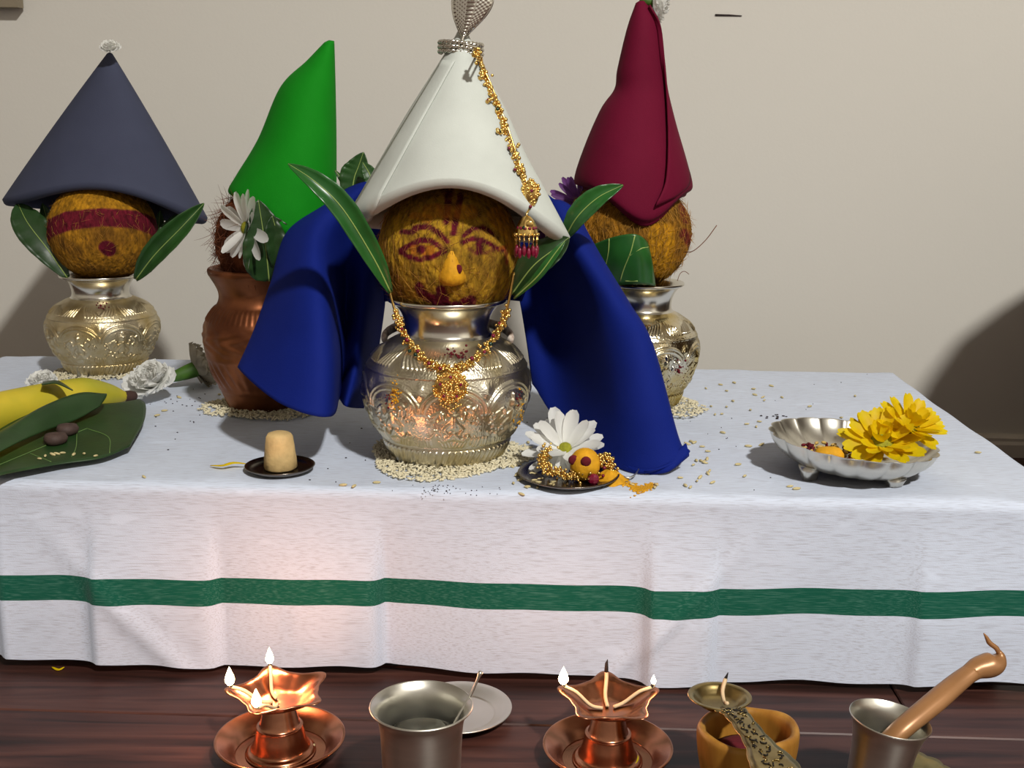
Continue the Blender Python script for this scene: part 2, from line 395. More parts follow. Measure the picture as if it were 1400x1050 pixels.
svals = list(np.linspace(-.05, 0, 5))[:-1] + list(np.linspace(0, .008, 5))[:-1] + list(np.linspace(.008, depth-.008, 50))[:-1] + list(np.linspace(depth-.008, depth, 6))[:-1] + list(np.linspace(depth, depth+.15, 90))
S0, S1 = depth + .150*.492, depth + .150*.640
svals = sorted(set(svals + [S0, S1]))
svals = [s for s in svals if s in (S0, S1) or (abs(s-S0) > .0006 and abs(s-S1) > .0006)]
P = [[tp(*cloth_pt(x, s)) for x in xs] for s in svals]
i0, i1 = svals.index(S0), svals.index(S1)
cloth = thing('tablecloth', 'white woven cotton cloth with a green stripe covering the low table', 'tablecloth', tp((TX0+TX1)/2, (TY0+TY1)/2, TABLE_Z))
m1 = MB(); m1.grid(P[:i0+1]); m1.grid(P[i1:]); m2 = MB().grid(P[i0:i1+1])
cbody = obj('cloth_panel', m1, M['cloth'], cloth); cstr = obj('stripe_band', m2, M['stripe'], cloth); cstr['label'] = 'dark green woven stripe'
CL = bvh_of([cbody, cstr])
def on_cloth(px, py, lift=0.0):
    p = T(px, py); r = CL.ray_cast(Vector((p.x, p.y, .6)), Vector((0, 0, -1)))
    return (r[0] if r[0] else p) + Vector((0, 0, lift))

# ------------------------------------------------------------------ kalash pots
POT = [(0, 0), (.040, 0), (.043, .001), (.0465, .006), (.0495, .012), (.051, .0165), (.0505, .0185), (.053, .0205), (.0585, .030), (.0635, .042), (.0665, .054), (.067, .062), (.0655, .072), (.064, .078), (.0625, .081), (.055, .090), (.045, .097), (.0365, .101)]
NECK = [(.0365, .101), (.0345, .1035), (.0338, .108), (.0345, .114), (.037, .120), (.0415, .1255), (.0455, .1275), (.0472, .1285), (.0475, .130), (.0468, .1312), (.0445, .1305), (.0405, .128), (.0365, .122), (.0335, .114), (.0325, .106)]
def relief():
    """height map over one arch sector (angle u in -1..1, height z): arches, figures, scrolls"""
    nz, nu = 190, 100
    z = np.linspace(0, .101, nz)[:, None]; u = np.linspace(-1, 1, nu, endpoint=False)[None, :]
    h = np.zeros((nz, nu)); r2 = random.Random(3)
    X = u*.026; Z = z + 0*u
    def stroke(pts, wdt, amp):
        nonlocal h
        best = np.full(h.shape, 1e9)
        for (x0, z0), (x1, z1) in zip(pts[:-1], pts[1:]):
            dx, dz = x1-x0, z1-z0; t = np.clip(((X-x0)*dx + (Z-z0)*dz)/(dx*dx+dz*dz+1e-12), 0, 1)
            best = np.minimum(best, (X-x0-t*dx)**2 + (Z-z0-t*dz)**2)
        h = np.maximum(h, amp*np.exp(-best/(wdt*wdt)))
    # double arch moulding
    for k, (rx, amp) in enumerate(((.0262, .0018), (.0228, .0014))):
        pts = [(rx*math.cos(t), .050 + (.021 - k*.0035)*math.sin(t)) for t in np.linspace(0, PI, 26)]
        stroke(pts, .0011, amp)
    # spandrel ball between arches
    for sx in (-1, 1): stroke([(sx*.026, .066), (sx*.026, .0685)], .0042, .0020)
    # standing figure: head, crown, shoulders, lap, arms
    for pts, wd, am in (([(0, .054), (0, .0565)], .0027, .0026), ([(0, .058), (0, .062)], .0013, .002), ([(0, .040), (0, .049)], .0036, .0026), ([(-.004, .030), (0, .034), (.004, .030)], .0030, .0026)):
        stroke(pts, wd, am)
    for s in (-1, 1):
        stroke([(s*.002, .049), (s*.007, .045), (s*.0085, .051)], .0013, .0020)
        stroke([(s*.002, .044), (s*.0075, .038), (s*.005, .034)], .0013, .0018)
        stroke([(s*.001, .030), (s*.009, .028), (s*.012, .031)], .0020, .0022)
        for k in range(13):
            x0, z0 = r2.uniform(.008, .021), r2.uniform(.029, .057)
            if (x0/.022)**2 + (max(0, z0-.050)/.017)**2 > .85: continue
            a = r2.uniform(0, 6.28); b = a + r2.uniform(.8, 1.8); l = r2.uniform(.002, .004)
            stroke([(s*x0, z0), (s*(x0+l*math.cos(a)), z0+l*math.sin(a)), (s*(x0+l*math.cos(a)+l*math.cos(b)), z0+l*math.sin(a)+l*math.sin(b))], .0008, .0013)
        # lotus petals
        for k in range(4): stroke([(s*.003*k, .022), (s*(.003*k+.0022), .0265)], .0011, .0014)
        for k in range(2): stroke([(s*(.020+.003*k), .022), (s*(.021+.003*k), .028)], .0012, .0015)
    # ground lines
    stroke([(-.026, .0195), (.026, .0195)], .0008, .0010)
    stroke([(-.026, .0775), (.026, .0775)], .0010, .0006)
    # twisted base
    for k in range(9): stroke([(-.028+k*.0065, .003), (-.023+k*.0065, .0155)], .0013, .0014)
    # feathered shoulder leaves
    for s in (-1, 1):
        for k in range(5): stroke([(s*(.003+k*.004), .094-.001*k), (s*(.008+k*.0042), .084)], .0010, .0015)
    h += .00012*rng.standard_normal(h.shape)
    return h
HMAP = relief()
def pot_body(c, sr, sz, arches=8, rot=0.0):
    n = 100*arches; nz = 190
    zz = np.linspace(0, .101, nz); pz = [p[1] for p in POT]; pr = [p[0] for p in POT]
    prof = catmull([np.array(p) for p in POT[1:]], 400); cz = np.array([p[1] for p in prof]); cr = np.array([p[0] for p in prof])
    o = np.argsort(cz); R0 = np.interp(zz, cz[o], cr[o])
    th = np.arange(n)*2*PI/n + rot - PI/2 - PI/arches
    Hh = np.tile(HMAP, (1, arches))
    fade = np.clip(np.minimum(zz/.002, (.101-zz)/.004), 0, 1)[:, None]
    rr = (R0[:, None] + Hh*fade)*sr
    X = c[0] + rr*np.cos(th)[None]; Y = c[1] + rr*np.sin(th)[None]; Z = c[2] + np.repeat((zz*sz)[:, None], n, 1)
    v = np.stack([X, Y, Z], -1).reshape(-1, 3)
    i = np.arange(nz-1)[:, None]*n; j = np.arange(n)[None]
    f = np.stack([i+j, i+(j+1) % n, i+n+(j+1) % n, i+n+j], -1).reshape(-1, 4)
    mb = MB(); mb.v = v.tolist(); mb.f = [tuple(q) for q in f.tolist()]
    mb.f.append(tuple(reversed(range(n))))
    return mb
def silver_pot(c, sr, sz, m, label, rot=0., neckm=None):
    t = thing('kalash_pot', label, 'pot', c, 'embossed silver pots holding the coconuts')
    obj('pot_body', pot_body(c, sr, sz, rot=rot), m, t)
    obj('neck', MB().lathe([(r*sr, z*sz) for r, z in (catmull([np.array(p) for p in NECK], 60))], 96, c), neckm or M['silver_pol'], t)
    return t
POTC = on_cloth(611, 624, .001); POTL = on_cloth(145, 508, .001); POTR = on_cloth(872, 555, .001); POTK = on_cloth(362, 557, .001)
pc = silver_pot(POTC, 1., 1., M['silver'], 'large silver embossed pot wearing the gold necklace under the painted face', rot=math.radians(8))
pl = silver_pot(POTL, .87, .81, M['silver_b'], 'yellowed silver embossed pot under the slate grey cloth cone', rot=math.radians(-6))
pr_ = silver_pot(POTR, .84, .92, M['silver_c'], 'bright silver embossed pot under the maroon cloth cone', rot=math.radians(20))
# kumkum dabs
def dab(p, r, root, n=26, spread=1.0):
    mb = MB()
    for _ in range(n):
        q = p + Vector((random.gauss(0, r*spread*.7), random.gauss(0, .0004), random.gauss(0, r*spread)))
        mb.ell(q, random.uniform(.12, .3)*r, 6, 4)
    o = obj('kumkum_dab', mb, M['kumkum'], root); o['kind'] = 'stuff'; o['label'] = 'dark red kumkum dab'; return o
TP = bvh_of([o for o in list(pc.children)+list(pl.children)+list(pr_.children)])
for px, py, r, root in ((618, 488, .004, pc), (632, 490, .0035, pc), (535, 545, .003, pc), (706, 545, .003, pc), (139, 421, .004, pl), (928, 505, .004, pr_)):
    p = hit(TP, px, py, .0006)
    if p: dab(p, r, root)
for px, py, r in ((712, 570, .005), (540, 540, .003), (706, 590, .004)):
    p = hit(TP, px, py, .0004)
    if p:
        mb = MB()
        for _ in range(70):
            q = hit(TP, px+random.gauss(0, 4), py+random.gauss(0, 11), .0001)
            if q: mb.ell(q, random.uniform(.0003, .0009), 6, 4)
        o = obj('turmeric_smear', mb, M['turmeric'], pc); o['kind'] = 'stuff'; o['label'] = 'yellow turmeric smear'

# copper pot
KP = [(0, 0), (.030, 0), (.033, .001), (.040, .018), (.0475, .035), (.053, .055), (.0545, .070), (.052, .084), (.046, .094), (.0405, .100), (.0385, .106), (.039, .112), (.042, .119), (.0455, .125), (.0475, .1285), (.0475, .1325), (.045, .1335), (.041, .129), (.037, .120), (.0355, .108)]
def copf(r, z, th):
    d = 0
    if .086 < z < .098: d = .0007*max(0, math.sin(th*60))
    if .052 < z < .086: d = .0011*math.sin((z-.052)/.034*PI)*math.sin(th*14+2*math.sin(z*300))*math.cos(z*420+th*3)
    if .022 < z < .050: d = .0009*math.sin(th*30 + z*260)*math.sin((z-.022)/.028*PI)
    if .019 < z < .022 or .050 < z < .053: d = .0008
    return (r + d, z)
kt = thing('copper_pot', 'engraved brown copper pot under the green cloth cone', 'pot', POTK)
prK = [tuple(p) for p in catmull([np.array(p) for p in KP], 150)]
obj('pot_body', MB().lathe([p for p in prK if p[1] < .1285 and prK.index(p) < 115] , 240, POTK, copf), M['copper'], kt)
obj('rim', MB().lathe([tuple(p) for p in catmull([np.array(p) for p in KP[12:]], 40)], 120, POTK), M['copper'], kt)

# ------------------------------------------------------------------ coconuts
def noise3(p, f, seed=0):
    s = np.zeros(len(p)); r = np.random.default_rng(seed)
    for k in range(6):
        d = r.standard_normal(3)*f*(1.6**(k % 3)); s += np.sin(p @ d + r.uniform(0, 6.28))/(1 + k % 3)
    return s/4
def coconut_mesh(c, rad, paint, seed, nu=220, nv=130, rough=.0012):
    th = np.arange(nu)*2*PI/nu; ph = np.linspace(-PI/2, PI/2, nv)
    n = np.stack([np.cos(ph)[:, None]*np.cos(th), np.cos(ph)[:, None]*np.sin(th), np.repeat(np.sin(ph)[:, None], nu, 1)], -1).reshape(-1, 3)
    g = 1 + .02*noise3(n, 2.0, seed)
    d = rough*(.6*noise3(n*np.array([1, 1, .35]), 40, seed+1) + .5*noise3(n, 90, seed+2))
    v = n*np.array(rad)*g[:, None] + n*d[:, None] + np.array(c)
    i = np.arange(nv-1)[:, None]*nu; j = np.arange(nu)[None]
    f = np.stack([i+j, i+(j+1) % nu, i+nu+(j+1) % nu, i+nu+j], -1).reshape(-1, 4)
    mb = MB(); mb.v = v.tolist(); mb.f = [tuple(q) for q in f.tolist()]
    return mb, v
def set_paint(o, v, cols):
    me = o.data; at = me.color_attributes.new('paint', 'FLOAT_COLOR', 'POINT')
    at.data.foreach_set('color', np.concatenate([cols, np.ones((len(cols), 1))], 1).astype(np.float32).ravel())
CRn = np.array(CR)
def faceplane(v, c):
    w_ = Vector((0, 0, CAM_Z)) - c; w_.normalize(); r_ = Vector((0, 0, 1)).cross(w_).normalized(); u_ = w_.cross(r_)
    d = v - np.array(c)
    return np.stack([d @ np.array(r_), d @ np.array(u_)], -1), d @ np.array(w_)
def project(v):
    q = (v - np.array([0, 0, CAM_Z])) @ CRn
    return np.stack([700 - q[:, 0]/q[:, 2]*FPX, 525 + q[:, 1]/q[:, 2]*FPX], -1)
# paint strokes are laid out in the coconut's own front plane (millimetres from its centre)
def seg_d(P, pts):
    best = np.full(len(P), 1e9)
    for a, b in zip(pts[:-1], pts[1:]):
        a, b = np.array(a, float), np.array(b, float); d = b-a; t = np.clip(((P-a) @ d)/(d @ d + 1e-12), 0, 1)
        best = np.minimum(best, np.linalg.norm(P - a - t[:, None]*d, axis=1))
    return best
lin = lambda *c: np.array(srgb(*c)[:3])
def base_paint(v, seed, a=(178, 122, 22), b=(122, 78, 20), c_=(96, 62, 24)):
    n1 = noise3(v, 60, seed); n2 = noise3(v, 220, seed+5)
    t = np.clip(.5 + .9*n1 + .5*n2, 0, 1)[:, None]; col = lin(*a)*t + lin(*b)*(1-t)
    k = np.clip(noise3(v, 500, seed+9)*2.0 - .6, 0, 1)[:, None]
    return col*(1-k) + lin(*c_)*k
def apply(col, m, c): m = np.clip(m, 0, 1)[:, None]; return col*(1-m) + lin(*c)*m

def fibres(v_c, rad, n, lmin, lmax, matn, root, seed=0, front=True, out=.35, r=.00022):
    rr = random.Random(seed); mb = MB()
    for _ in range(n):
        th = rr.uniform(PI*1.02, PI*1.98) if front else rr.uniform(0, 2*PI); ph = rr.uniform(-.75, 1.1)
        nn = Vector((math.cos(ph)*math.cos(th), math.cos(ph)*math.sin(th), math.sin(ph)))
        p = v_c + Vector((nn.x*rad[0], nn.y*rad[1], nn.z*rad[2]))*1.0
        tv = Vector((rr.gauss(0, .5), rr.gauss(0, .5), rr.gauss(0, 1))); tv = (tv - nn*tv.dot(nn)).normalized()
        L = rr.uniform(lmin, lmax); k = rr.uniform(.0, out); bend = Vector((rr.gauss(0, .4), rr.gauss(0, .4), rr.gauss(0, .4)))
        pts = [p + tv*L*s + nn*(L*k*s + .0006) + bend*L*.3*s*s + nn*(L*s)**2*8 for s in (0, .35, .7, 1)]
        mb.tube(pts, [r, r, r*.8, r*.3], 3, cap=False)
    o = obj('husk_fibre', mb, M[matn], root); o['kind'] = 'stuff'; return o

# -- face coconut
CC = V(613, 344, POTC.y); CRAD = (.0552, .0552, .0585)
ct = thing('coconut', 'turmeric coconut painted with a face above the silver pot', 'coconut', CC - Vector((0, 0, .058)))
mb, v = coconut_mesh(CC, CRAD, None, 1)
body = obj('shell', mb, M['coconut'], ct)
F0, fz = faceplane(v, CC); facing = fz > -.005
PX = CC_px = 1.0/1635.0
def fp(px, py): return ((px - 613)*PX, -(py - 344)*PX)
Fp = F0 + .0007*np.stack([noise3(v, 300, 50), noise3(v, 300, 51)], -1)
col = base_paint(v, 3, (188, 146, 36), (140, 104, 32), (100, 70, 26))
KUM = (92, 16, 34)
def paint(pts, wpx, c=KUM, strength=1.0):
    global col
    d = seg_d(Fp, [fp(*p) for p in pts])*1635
    brk = np.clip(1.25 + .9*noise3(v, 420, 61), 0, 1)
    col = apply(col, np.clip((wpx - d)/1.4 + .5, 0, 1)*facing*strength*brk, c)
paint([(556, 320), (567, 321), (578, 315)], 3); paint([(572, 315), (588, 313), (600, 320), (612, 332)], 3.6)
paint([(554, 344), (565, 337), (578, 330), (592, 331), (602, 337), (609, 343)], 3.6); paint([(554, 345), (566, 351), (580, 353), (594, 350), (609, 343)], 3.4)
paint([(572, 342), (590, 342)], 6.5, (176, 96, 24), .7); paint([(580, 340), (580, 342)], 5)
paint([(631, 325), (642, 316), (655, 315), (668, 322)], 3); paint([(630, 333), (642, 328), (655, 330), (668, 337), (680, 342)], 3)
paint([(638, 340), (648, 347), (660, 345), (672, 340)], 2.0, strength=.7); paint([(650, 335), (651, 344)], 4.5)
paint([(612, 268), (617, 285), (618, 305)], 8, (120, 50, 26), .5); paint([(614, 268), (612, 290), (610, 308)], 4.2); paint([(628, 275), (625, 292), (619, 322)], 3.8); paint([(600, 288), (607, 300)], 3, strength=.6)
paint([(577, 387), (582, 397), (592, 402), (604, 404)], 6); paint([(600, 408), (612, 413), (626, 412), (640, 405)], 8); paint([(604, 392), (608, 405)], 7)
paint([(684, 338), (686, 358)], 2.4, (130, 40, 30), .8); paint([(676, 340), (694, 334), (702, 350)], 2, (170, 90, 24), .8)
paint([(672, 300), (690, 318), (700, 340)], 12, (204, 140, 20), .75); paint([(590, 295), (640, 296)], 9, (196, 120, 22), .5); paint([(570, 300), (590, 305)], 5, (190, 110, 24), .5)
set_paint(body, v, col)
fibres(CC, CRAD, 520, .005, .014, 'fibre', ct, 5, r=.00013, out=.12); fibres(CC, CRAD, 420, .003, .009, 'fibre_b', ct, 6, r=.00012, out=.10)
TC = bvh_of([body])
# nose of turmeric paste
nm = MB(); rows = []
for s, half, hgt in ((0, 1.5, .2), (.15, 5, 2.6), (.4, 10, 6.5), (.65, 15, 11), (.85, 20, 14), (.97, 20.5, 12), (1.05, 17, 4)):
    row = []
    for k in np.linspace(-1, 1, 15):
        px = 617 + (1.5*s) + half*k; py = 337 + 47*s + (4*(1-k*k) if s > .9 else 0)
        p = hit(TC, px, py, -.001 + hgt/1635*(max(0, 1-abs(k)**2.2))*.85)
        row.append(p)
    rows.append(row)
nm.grid(rows); nose = obj('nose', nm, M['turmeric'], ct); nose['label'] = 'bright turmeric paste nose'
nb = bvh_of([nose]); q = hit(nb, 627, 368, .0002, POTC.y - .06); nsm = MB().ell(q, (.0026, .0012, .0035), 12, 8); obj('nose_stud', nsm, M['kumkum'], nose)

# -- left coconut with maroon band
CLc = V(141, 316, POTL.y); RL = (.0555, .0555, .0535)
cl2 = thing('coconut', 'turmeric coconut with a maroon band and dot under the grey cloth cone', 'coconut', CLc - Vector((0, 0, .053)))
mb, v = coconut_mesh(CLc, RL, None, 11); body2 = obj('shell', mb, M['coconut'], cl2)
F0, fz = faceplane(v, CLc); Fp = F0 + .0008*np.stack([noise3(v, 300, 70), noise3(v, 300, 71)], -1); sL = 1/1215.
def fp(px, py): return ((px - 141)*sL, -(py - 316)*sL)
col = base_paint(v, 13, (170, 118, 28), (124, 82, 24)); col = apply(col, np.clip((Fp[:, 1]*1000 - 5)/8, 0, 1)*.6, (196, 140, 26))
def paint2(pts, wpx, c=KUM, st=1.):
    global col
    d = seg_d(Fp, [fp(*p) for p in pts])*1215; col = apply(col, np.clip((wpx - d)/1.6 + .5, 0, 1)*(fz > -.02)*st, c)
paint2([(60, 326), (74, 313), (100, 303), (140, 299), (180, 302), (204, 312), (220, 324)], 11.5, (104, 22, 38)); paint2([(144, 337), (146, 338)], 9.5)
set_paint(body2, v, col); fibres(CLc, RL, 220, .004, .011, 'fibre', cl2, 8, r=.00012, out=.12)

# -- right coconut
CRc = V(858, 318, POTR.y); RR = (.0585, .0560, .0545)
cr2 = thing('coconut', 'shaggy turmeric coconut with maroon patches under the maroon cloth cone', 'coconut', CRc - Vector((0, 0, .054)))
mb, v = coconut_mesh(CRc, RR, None, 21, rough=.0022); body3 = obj('shell', mb, M['coconut'], cr2)
Fp, fz = faceplane(v, CRc); sL = 1/1375.
def fp(px, py): return ((px - 858)*sL, -(py - 318)*sL)
col = base_paint(v, 23, (166, 112, 24), (106, 74, 24), (76, 52, 24))
def paint3(pts, wpx, c, st=1.):
    global col
    d = seg_d(Fp, [fp(*p) for p in pts])*1375; col = apply(col, np.clip((wpx - d)/3 + .5, 0, 1)*(fz > -.03)*st, c)
paint3([(900, 320), (905, 360)], 16, (206, 146, 22), .7); paint3([(928, 285), (932, 300)], 7, (110, 34, 34), .8); paint3([(930, 318), (940, 330)], 7, (110, 26, 34), .85)
set_paint(body3, v, col); fibres(CRc, RR, 900, .006, .015, 'fibre', cr2, 9, r=.0002, out=.3)

# -- brown coconut in copper pot
CKc = V(366, 330, POTK.y); RK = (.0475, .0475, .050)
ck2 = thing('coconut', 'bare brown hairy coconut in the copper pot', 'coconut', CKc - Vector((0, 0, .05)))
mb, v = coconut_mesh(CKc, RK, None, 31, rough=.002); obj('shell', mb, M['husk'], ck2)
fibres(CKc, RK, 900, .006, .016, 'fibre_b', ck2, 10, front=False, r=.00022, out=.9)

# loose long fibres on the right pot
def strand(name_label, pts, r, m='fibre_b'):
    o = obj('loose_fibre', MB().tube(catmull([np.array(p) for p in pts], 14), r, 5), M[m]); tag(o, name_label, 'fibre')
strand('long dark fibre sticking out beside the coconut under the maroon cone', [V(934, 345, 1.05), V(948, 343, 1.04), V(965, 328, 1.04), V(980, 308, 1.04)], .0004)
strand('small curled fibre above the rim of the bright silver pot', [V(926, 384, 1.05), V(930, 374, 1.05), V(936, 371, 1.05), V(942, 375, 1.05)], .0003)

# ------------------------------------------------------------------ cloth cones
def hat_rows(rows, n=96, nv=64, hemin=.010, sharp=1.0):
    """rows: (Lx,Ly,Rx,Ry,Dl,Dr,front,back,dip,peak) in pixels/metres -> lofted cone of cloth"""
    loops = []
    for (Lx, Ly, Rx, Ry, Dl, Dr, fr_, bk, dip) in rows:
        loop = []
        for k in range(n):
            th = 2*PI*k/n; c, s = math.cos(th), math.sin(th)
            u = (1 - math.copysign(abs(c)**sharp, c))/2
            px = Lx + (Rx-Lx)*u; py = Ly + (Ry-Ly)*u; D = Dl + (Dr-Dl)*u
            if s > 0: D -= fr_*s; py += dip(u) if callable(dip) else dip*s
            else: D += bk*(-s)
            loop.append(V(px, py, D))
        loops.append(loop)
    cols = [catmull([np.array(l[k]) for l in loops], nv) for k in range(n)]
    grid = [[cols[k][i] for k in range(n)] for i in range(nv+1)]
    tip = np.mean([np.array(p) for p in grid[0]], 0) + np.array((0, 0, .0012))
    grid = [[tip + (np.array(p) - tip)*f for p in grid[0]] for f in (.02, .5, .85)] + grid
    # rolled hem
    last = np.array([grid[-1][k] for k in range(n)]); cen = last.mean(0); nin = cen - last; nin[:, 2] = 0; nin /= np.linalg.norm(nin, axis=1)[:, None] + 1e-9
    R = hemin
    for a in np.linspace(.25, 1, 6)*PI*.9:
        grid.append([last[k] + nin[k]*R*(1-math.cos(a))*.5 + np.array([0, 0, -R*.5*math.sin(a)]) for k in range(n)])
    grid.append([last[k] + nin[k]*R*1.2 + np.array([0, 0, R*1.2]) for k in range(n)])
    return MB().grid(grid, True)
def lerp_rows(ap, Lc, Rc, n, Dc, fr_, bk, dip, bulge=0., apw=2, pts=(0, .12, .3, .5, .7, .85, 1)):
    """straight sided cone from apex px to left and right corner px"""
    rows = []
    for t in pts:
        e = 1 - t
        b = bulge*4*t*(1-t)
        rows.append((ap[0]*e + Lc[0]*t - apw*e - b, ap[1]*e + Lc[1]*t, ap[0]*e + Rc[0]*t + apw*e + b, ap[1]*e + Rc[1]*t,
                     Dc, Dc, fr_*(t**.8) + .003, bk*(t**.8) + .003, (lambda f: (lambda u: f*dip(u)))(t**3)))
    return rows
# slate grey
gd = lambda u: -34*math.sin(PI*u)**1.1*1.0
g_rows = lerp_rows((150, 74), (4, 273), (283, 298), 0, 1.235, .067, .07, gd, 2, 3)
gh = solid(obj('cloth_cone', hat_rows(g_rows, hemin=.012), M['grey_fab']), .0016)
tag(gh, 'slate grey cloth cone resting on the banded coconut', 'cloth', 'folded cloth cones on the coconuts')
# ivory white
wd_ = lambda u: -46*math.sin(PI*min(1, u*1.02))**1.2
w_rows = [(628, 42, 637, 42, .885, .885, .005, .005, 0), (617, 62, 645, 62, .885, .885, .013, .013, 0), (598, 92, 659, 92, .885, .885, .024, .02, 0),
          (561, 150, 690, 150, .885, .885, .040, .035, 0), (527, 208, 716, 208, .885, .885, .056, .05, -6), (498, 258, 745, 262, .885, .885, .064, .06, lambda u: -24*math.sin(PI*u)),
          (474, 298, 778, 324, .885, .885, .066, .065, lambda u: -66*math.sin(PI*u)**.95)]
wh = solid(obj('cloth_cone', hat_rows(w_rows, hemin=.012), M['white_fab']), .0018)
tag(wh, 'ivory white cloth cone topped by the silver cobra', 'cloth', 'folded cloth cones on the coconuts')
TW = bvh_of([wh])
# turned-over fold along its left side
rows = []
for t in np.linspace(.06, 1, 26):
    L = np.array((612, 70))*(1-t) + np.array((474, 297))*t; Rr = np.array((628, 72))*(1-t) + np.array((503, 300))*t
    rows.append([hit(TW, *(L*(1-k) + Rr*k + np.array((2.5, 0))), .0012 + .0006*k) or None for k in np.linspace(0, 1, 8)])
rows = [r for r in rows if all(p is not None for p in r)]
if len(rows) > 3:
    o = solid(obj('turned_fold', MB().grid(rows), M['white_fab'], None), .0012); wb = rootloc(wh)
    o.data.transform(Matrix.Translation(o.location - wb)); o.location = (0, 0, 0); o.parent = wh
# green
gD = POTK.y
gr_rows = [(444, 59, 456, 57, gD, gD, .006, .005, 0), (420, 84, 457, 90, gD, gD, .018, .015, 2), (384, 120, 458, 130, gD, gD, .032, .025, 4), (354, 190, 459, 190, gD, gD, .046, .04, 6),
           (324, 240, 459, 245, gD, gD, .056, .05, lambda u: 14*math.sin(PI*u)), (313, 260, 458, 285, gD, gD, .060, .055, lambda u: 34*math.sin(PI*min(1, u*.85))**1.3), (319, 268, 456, 292, gD, gD, .056, .05, lambda u: 44*math.sin(PI*min(1, u*.85))**1.3)]
grh = solid(obj('cloth_cone', hat_rows(gr_rows, hemin=.006), M['green_fab']), .0016)
tag(grh, 'bright green cloth cone leaning over the brown coconut', 'cloth', 'folded cloth cones on the coconuts')
# maroon
mD = POTR.y
m_rows = [(870, 5, 881, 2, mD, mD, .005, .005, 0), (858, 40, 897, 28, mD, mD, .016, .014, 0), (845, 95, 905, 82, mD, mD, .024, .022, 0), (841, 122, 911, 118, mD, mD, .028, .026, 2),
          (822, 150, 923, 168, mD, mD, .042, .036, 4), (799, 203, 938, 220, mD, mD, .058, .05, lambda u: 10*math.sin(PI*u)), (786, 246, 946, 254, mD, mD, .066, .058, lambda u: 40*max(0, math.sin(PI*u**1.35))**1.6), (797, 254, 938, 264, mD, mD, .060, .055, lambda u: 44*max(0, math.sin(PI*u**1.35))**1.6)]
mh = solid(obj('cloth_cone', hat_rows(m_rows, hemin=.006), M['maroon_fab']), .0016)
tag(mh, 'tall maroon cloth cone with an overlapping pleat', 'cloth', 'folded cloth cones on the coconuts')
TM = bvh_of([mh])
ln = catmull([np.array(p, float) for p in ((884, 12), (897, 40), (902, 90), (906, 140), (908, 200), (905, 250), (892, 282))], 30)
sil = catmull([np.array(p, float) for p in ((887, 12), (898, 38), (904, 88), (913, 132), (929, 195), (944, 246), (925, 268))], 30)
rows = []
for a_, b_ in zip(ln, sil):
    row = []
    for k in np.linspace(0, 1, 10):
        q = a_*(1-k) + b_*k - np.array((1.5*k, 0)); p = hit(TM, q[0], q[1], .0042*(1-k)**.5 + .0008)
        row.append(p)
    if all(p is not None for p in row): rows.append(row)
if len(rows) > 3:
    o = solid(obj('pleat', MB().grid(rows), M['maroon_fab'], None), .0016); wb = rootloc(mh)
    o.data.transform(Matrix.Translation(o.location - wb)); o.location = (0, 0, 0); o.parent = mh

# ------------------------------------------------------------------ royal blue drape
bm_ = MB()
def vp(rows): return [[V(*p) for p in r] for r in rows]
bm_.patch(vp([
    [(470, 288, 1.01), (450, 284, .995), (470, 262, .985), (497, 250, .975), (508, 252, .972), (522, 262, .968), (545, 290, .968)],
    [(430, 330, 1.0), (394, 318, .985), (424, 310, .950), (446, 322, .948), (475, 345, .985), (502, 350, .975), (530, 360, .985)],
    [(400, 390, .985), (371, 388, .955), (408, 398, .900), (446, 408, .895), (470, 415, .975), (496, 420, .955), (524, 425, .995)],
    [(375, 455, .97), (349, 452, .930), (398, 475, .872), (452, 490, .866), (470, 480, .965), (489, 492, .935), (512, 500, .998)],
    [(350, 505, .955), (327, 504, .910), (384, 552, .852), (449, 570, .846), (463, 545, .950), (474, 556, .925), (496, 558, .995)]]), 120, 60)
bm_.patch(vp([
    [(698, 305, .968), (728, 288, .970), (758, 274, .962), (782, 284, .968), (796, 305, .992)],
    [(704, 370, .995), (736, 354, .990), (782, 334, .928), (818, 348, .940), (824, 368, .985)],
    [(716, 440, 1.005), (760, 440, .992), (822, 420, .908), (856, 412, .912), (862, 430, .978)],
    [(723, 484, 1.0), (768, 500, .975), (842, 505, .880), (889, 470, .882), (885, 500, .955)],
    [(728, 520, .990), (774, 581, .935), (858, 632, .862), (925, 606, .860), (912, 588, .920)],
    [(729, 524, .988), (777, 585, .932), (874, 643, .852), (940, 621, .862), (927, 610, .920)]]), 90, 70)
bm_.patch(vp([
    [(498, 252, .976), (560, 240, .99), (640, 238, .995), (720, 250, .985), (760, 274, .963)],
    [(520, 330, .973), (560, 330, .99), (640, 330, .995), (700, 335, .985), (735, 352, .957)],
    [(526, 412, .978), (560, 410, .99), (640, 408, .995), (690, 410, .985), (712, 412, .967)]]), 30, 20)
bd = solid(obj('shawl', bm_, M['blue_fab']), .0022)
tag(bd, 'royal blue cloth draped behind the painted face with two hanging ends', 'cloth')
TB = bvh_of([bd])
# turned-up cuff at the hem of the end that touches the table
cf = MB().patch(vp([[(880, 645, .8555), (908, 630, .853), (938, 606, .861)], [(889, 648, .8530), (914, 641, .8475), (941, 618, .857)], [(893, 647, .8545), (915, 643, .8505), (941, 623, .8595)]]), 16, 8)
o = solid(obj('cuff', cf, M['blue_fab'], bd), .0018)

# pale cord behind the neck of the central pot
cpts = [POTC + Vector((.0515*math.cos(t), .014 + .045*math.sin(t), .0965 + .007*math.sin(t))) for t in np.linspace(-.15, PI+.15, 26)]
o = obj('neck_cord', MB().tube(cpts, [.0026]*26, 10, flat=1.5), M['cord']); tag(o, 'pale twisted cotton cord behind the neck of the central pot', 'cord')

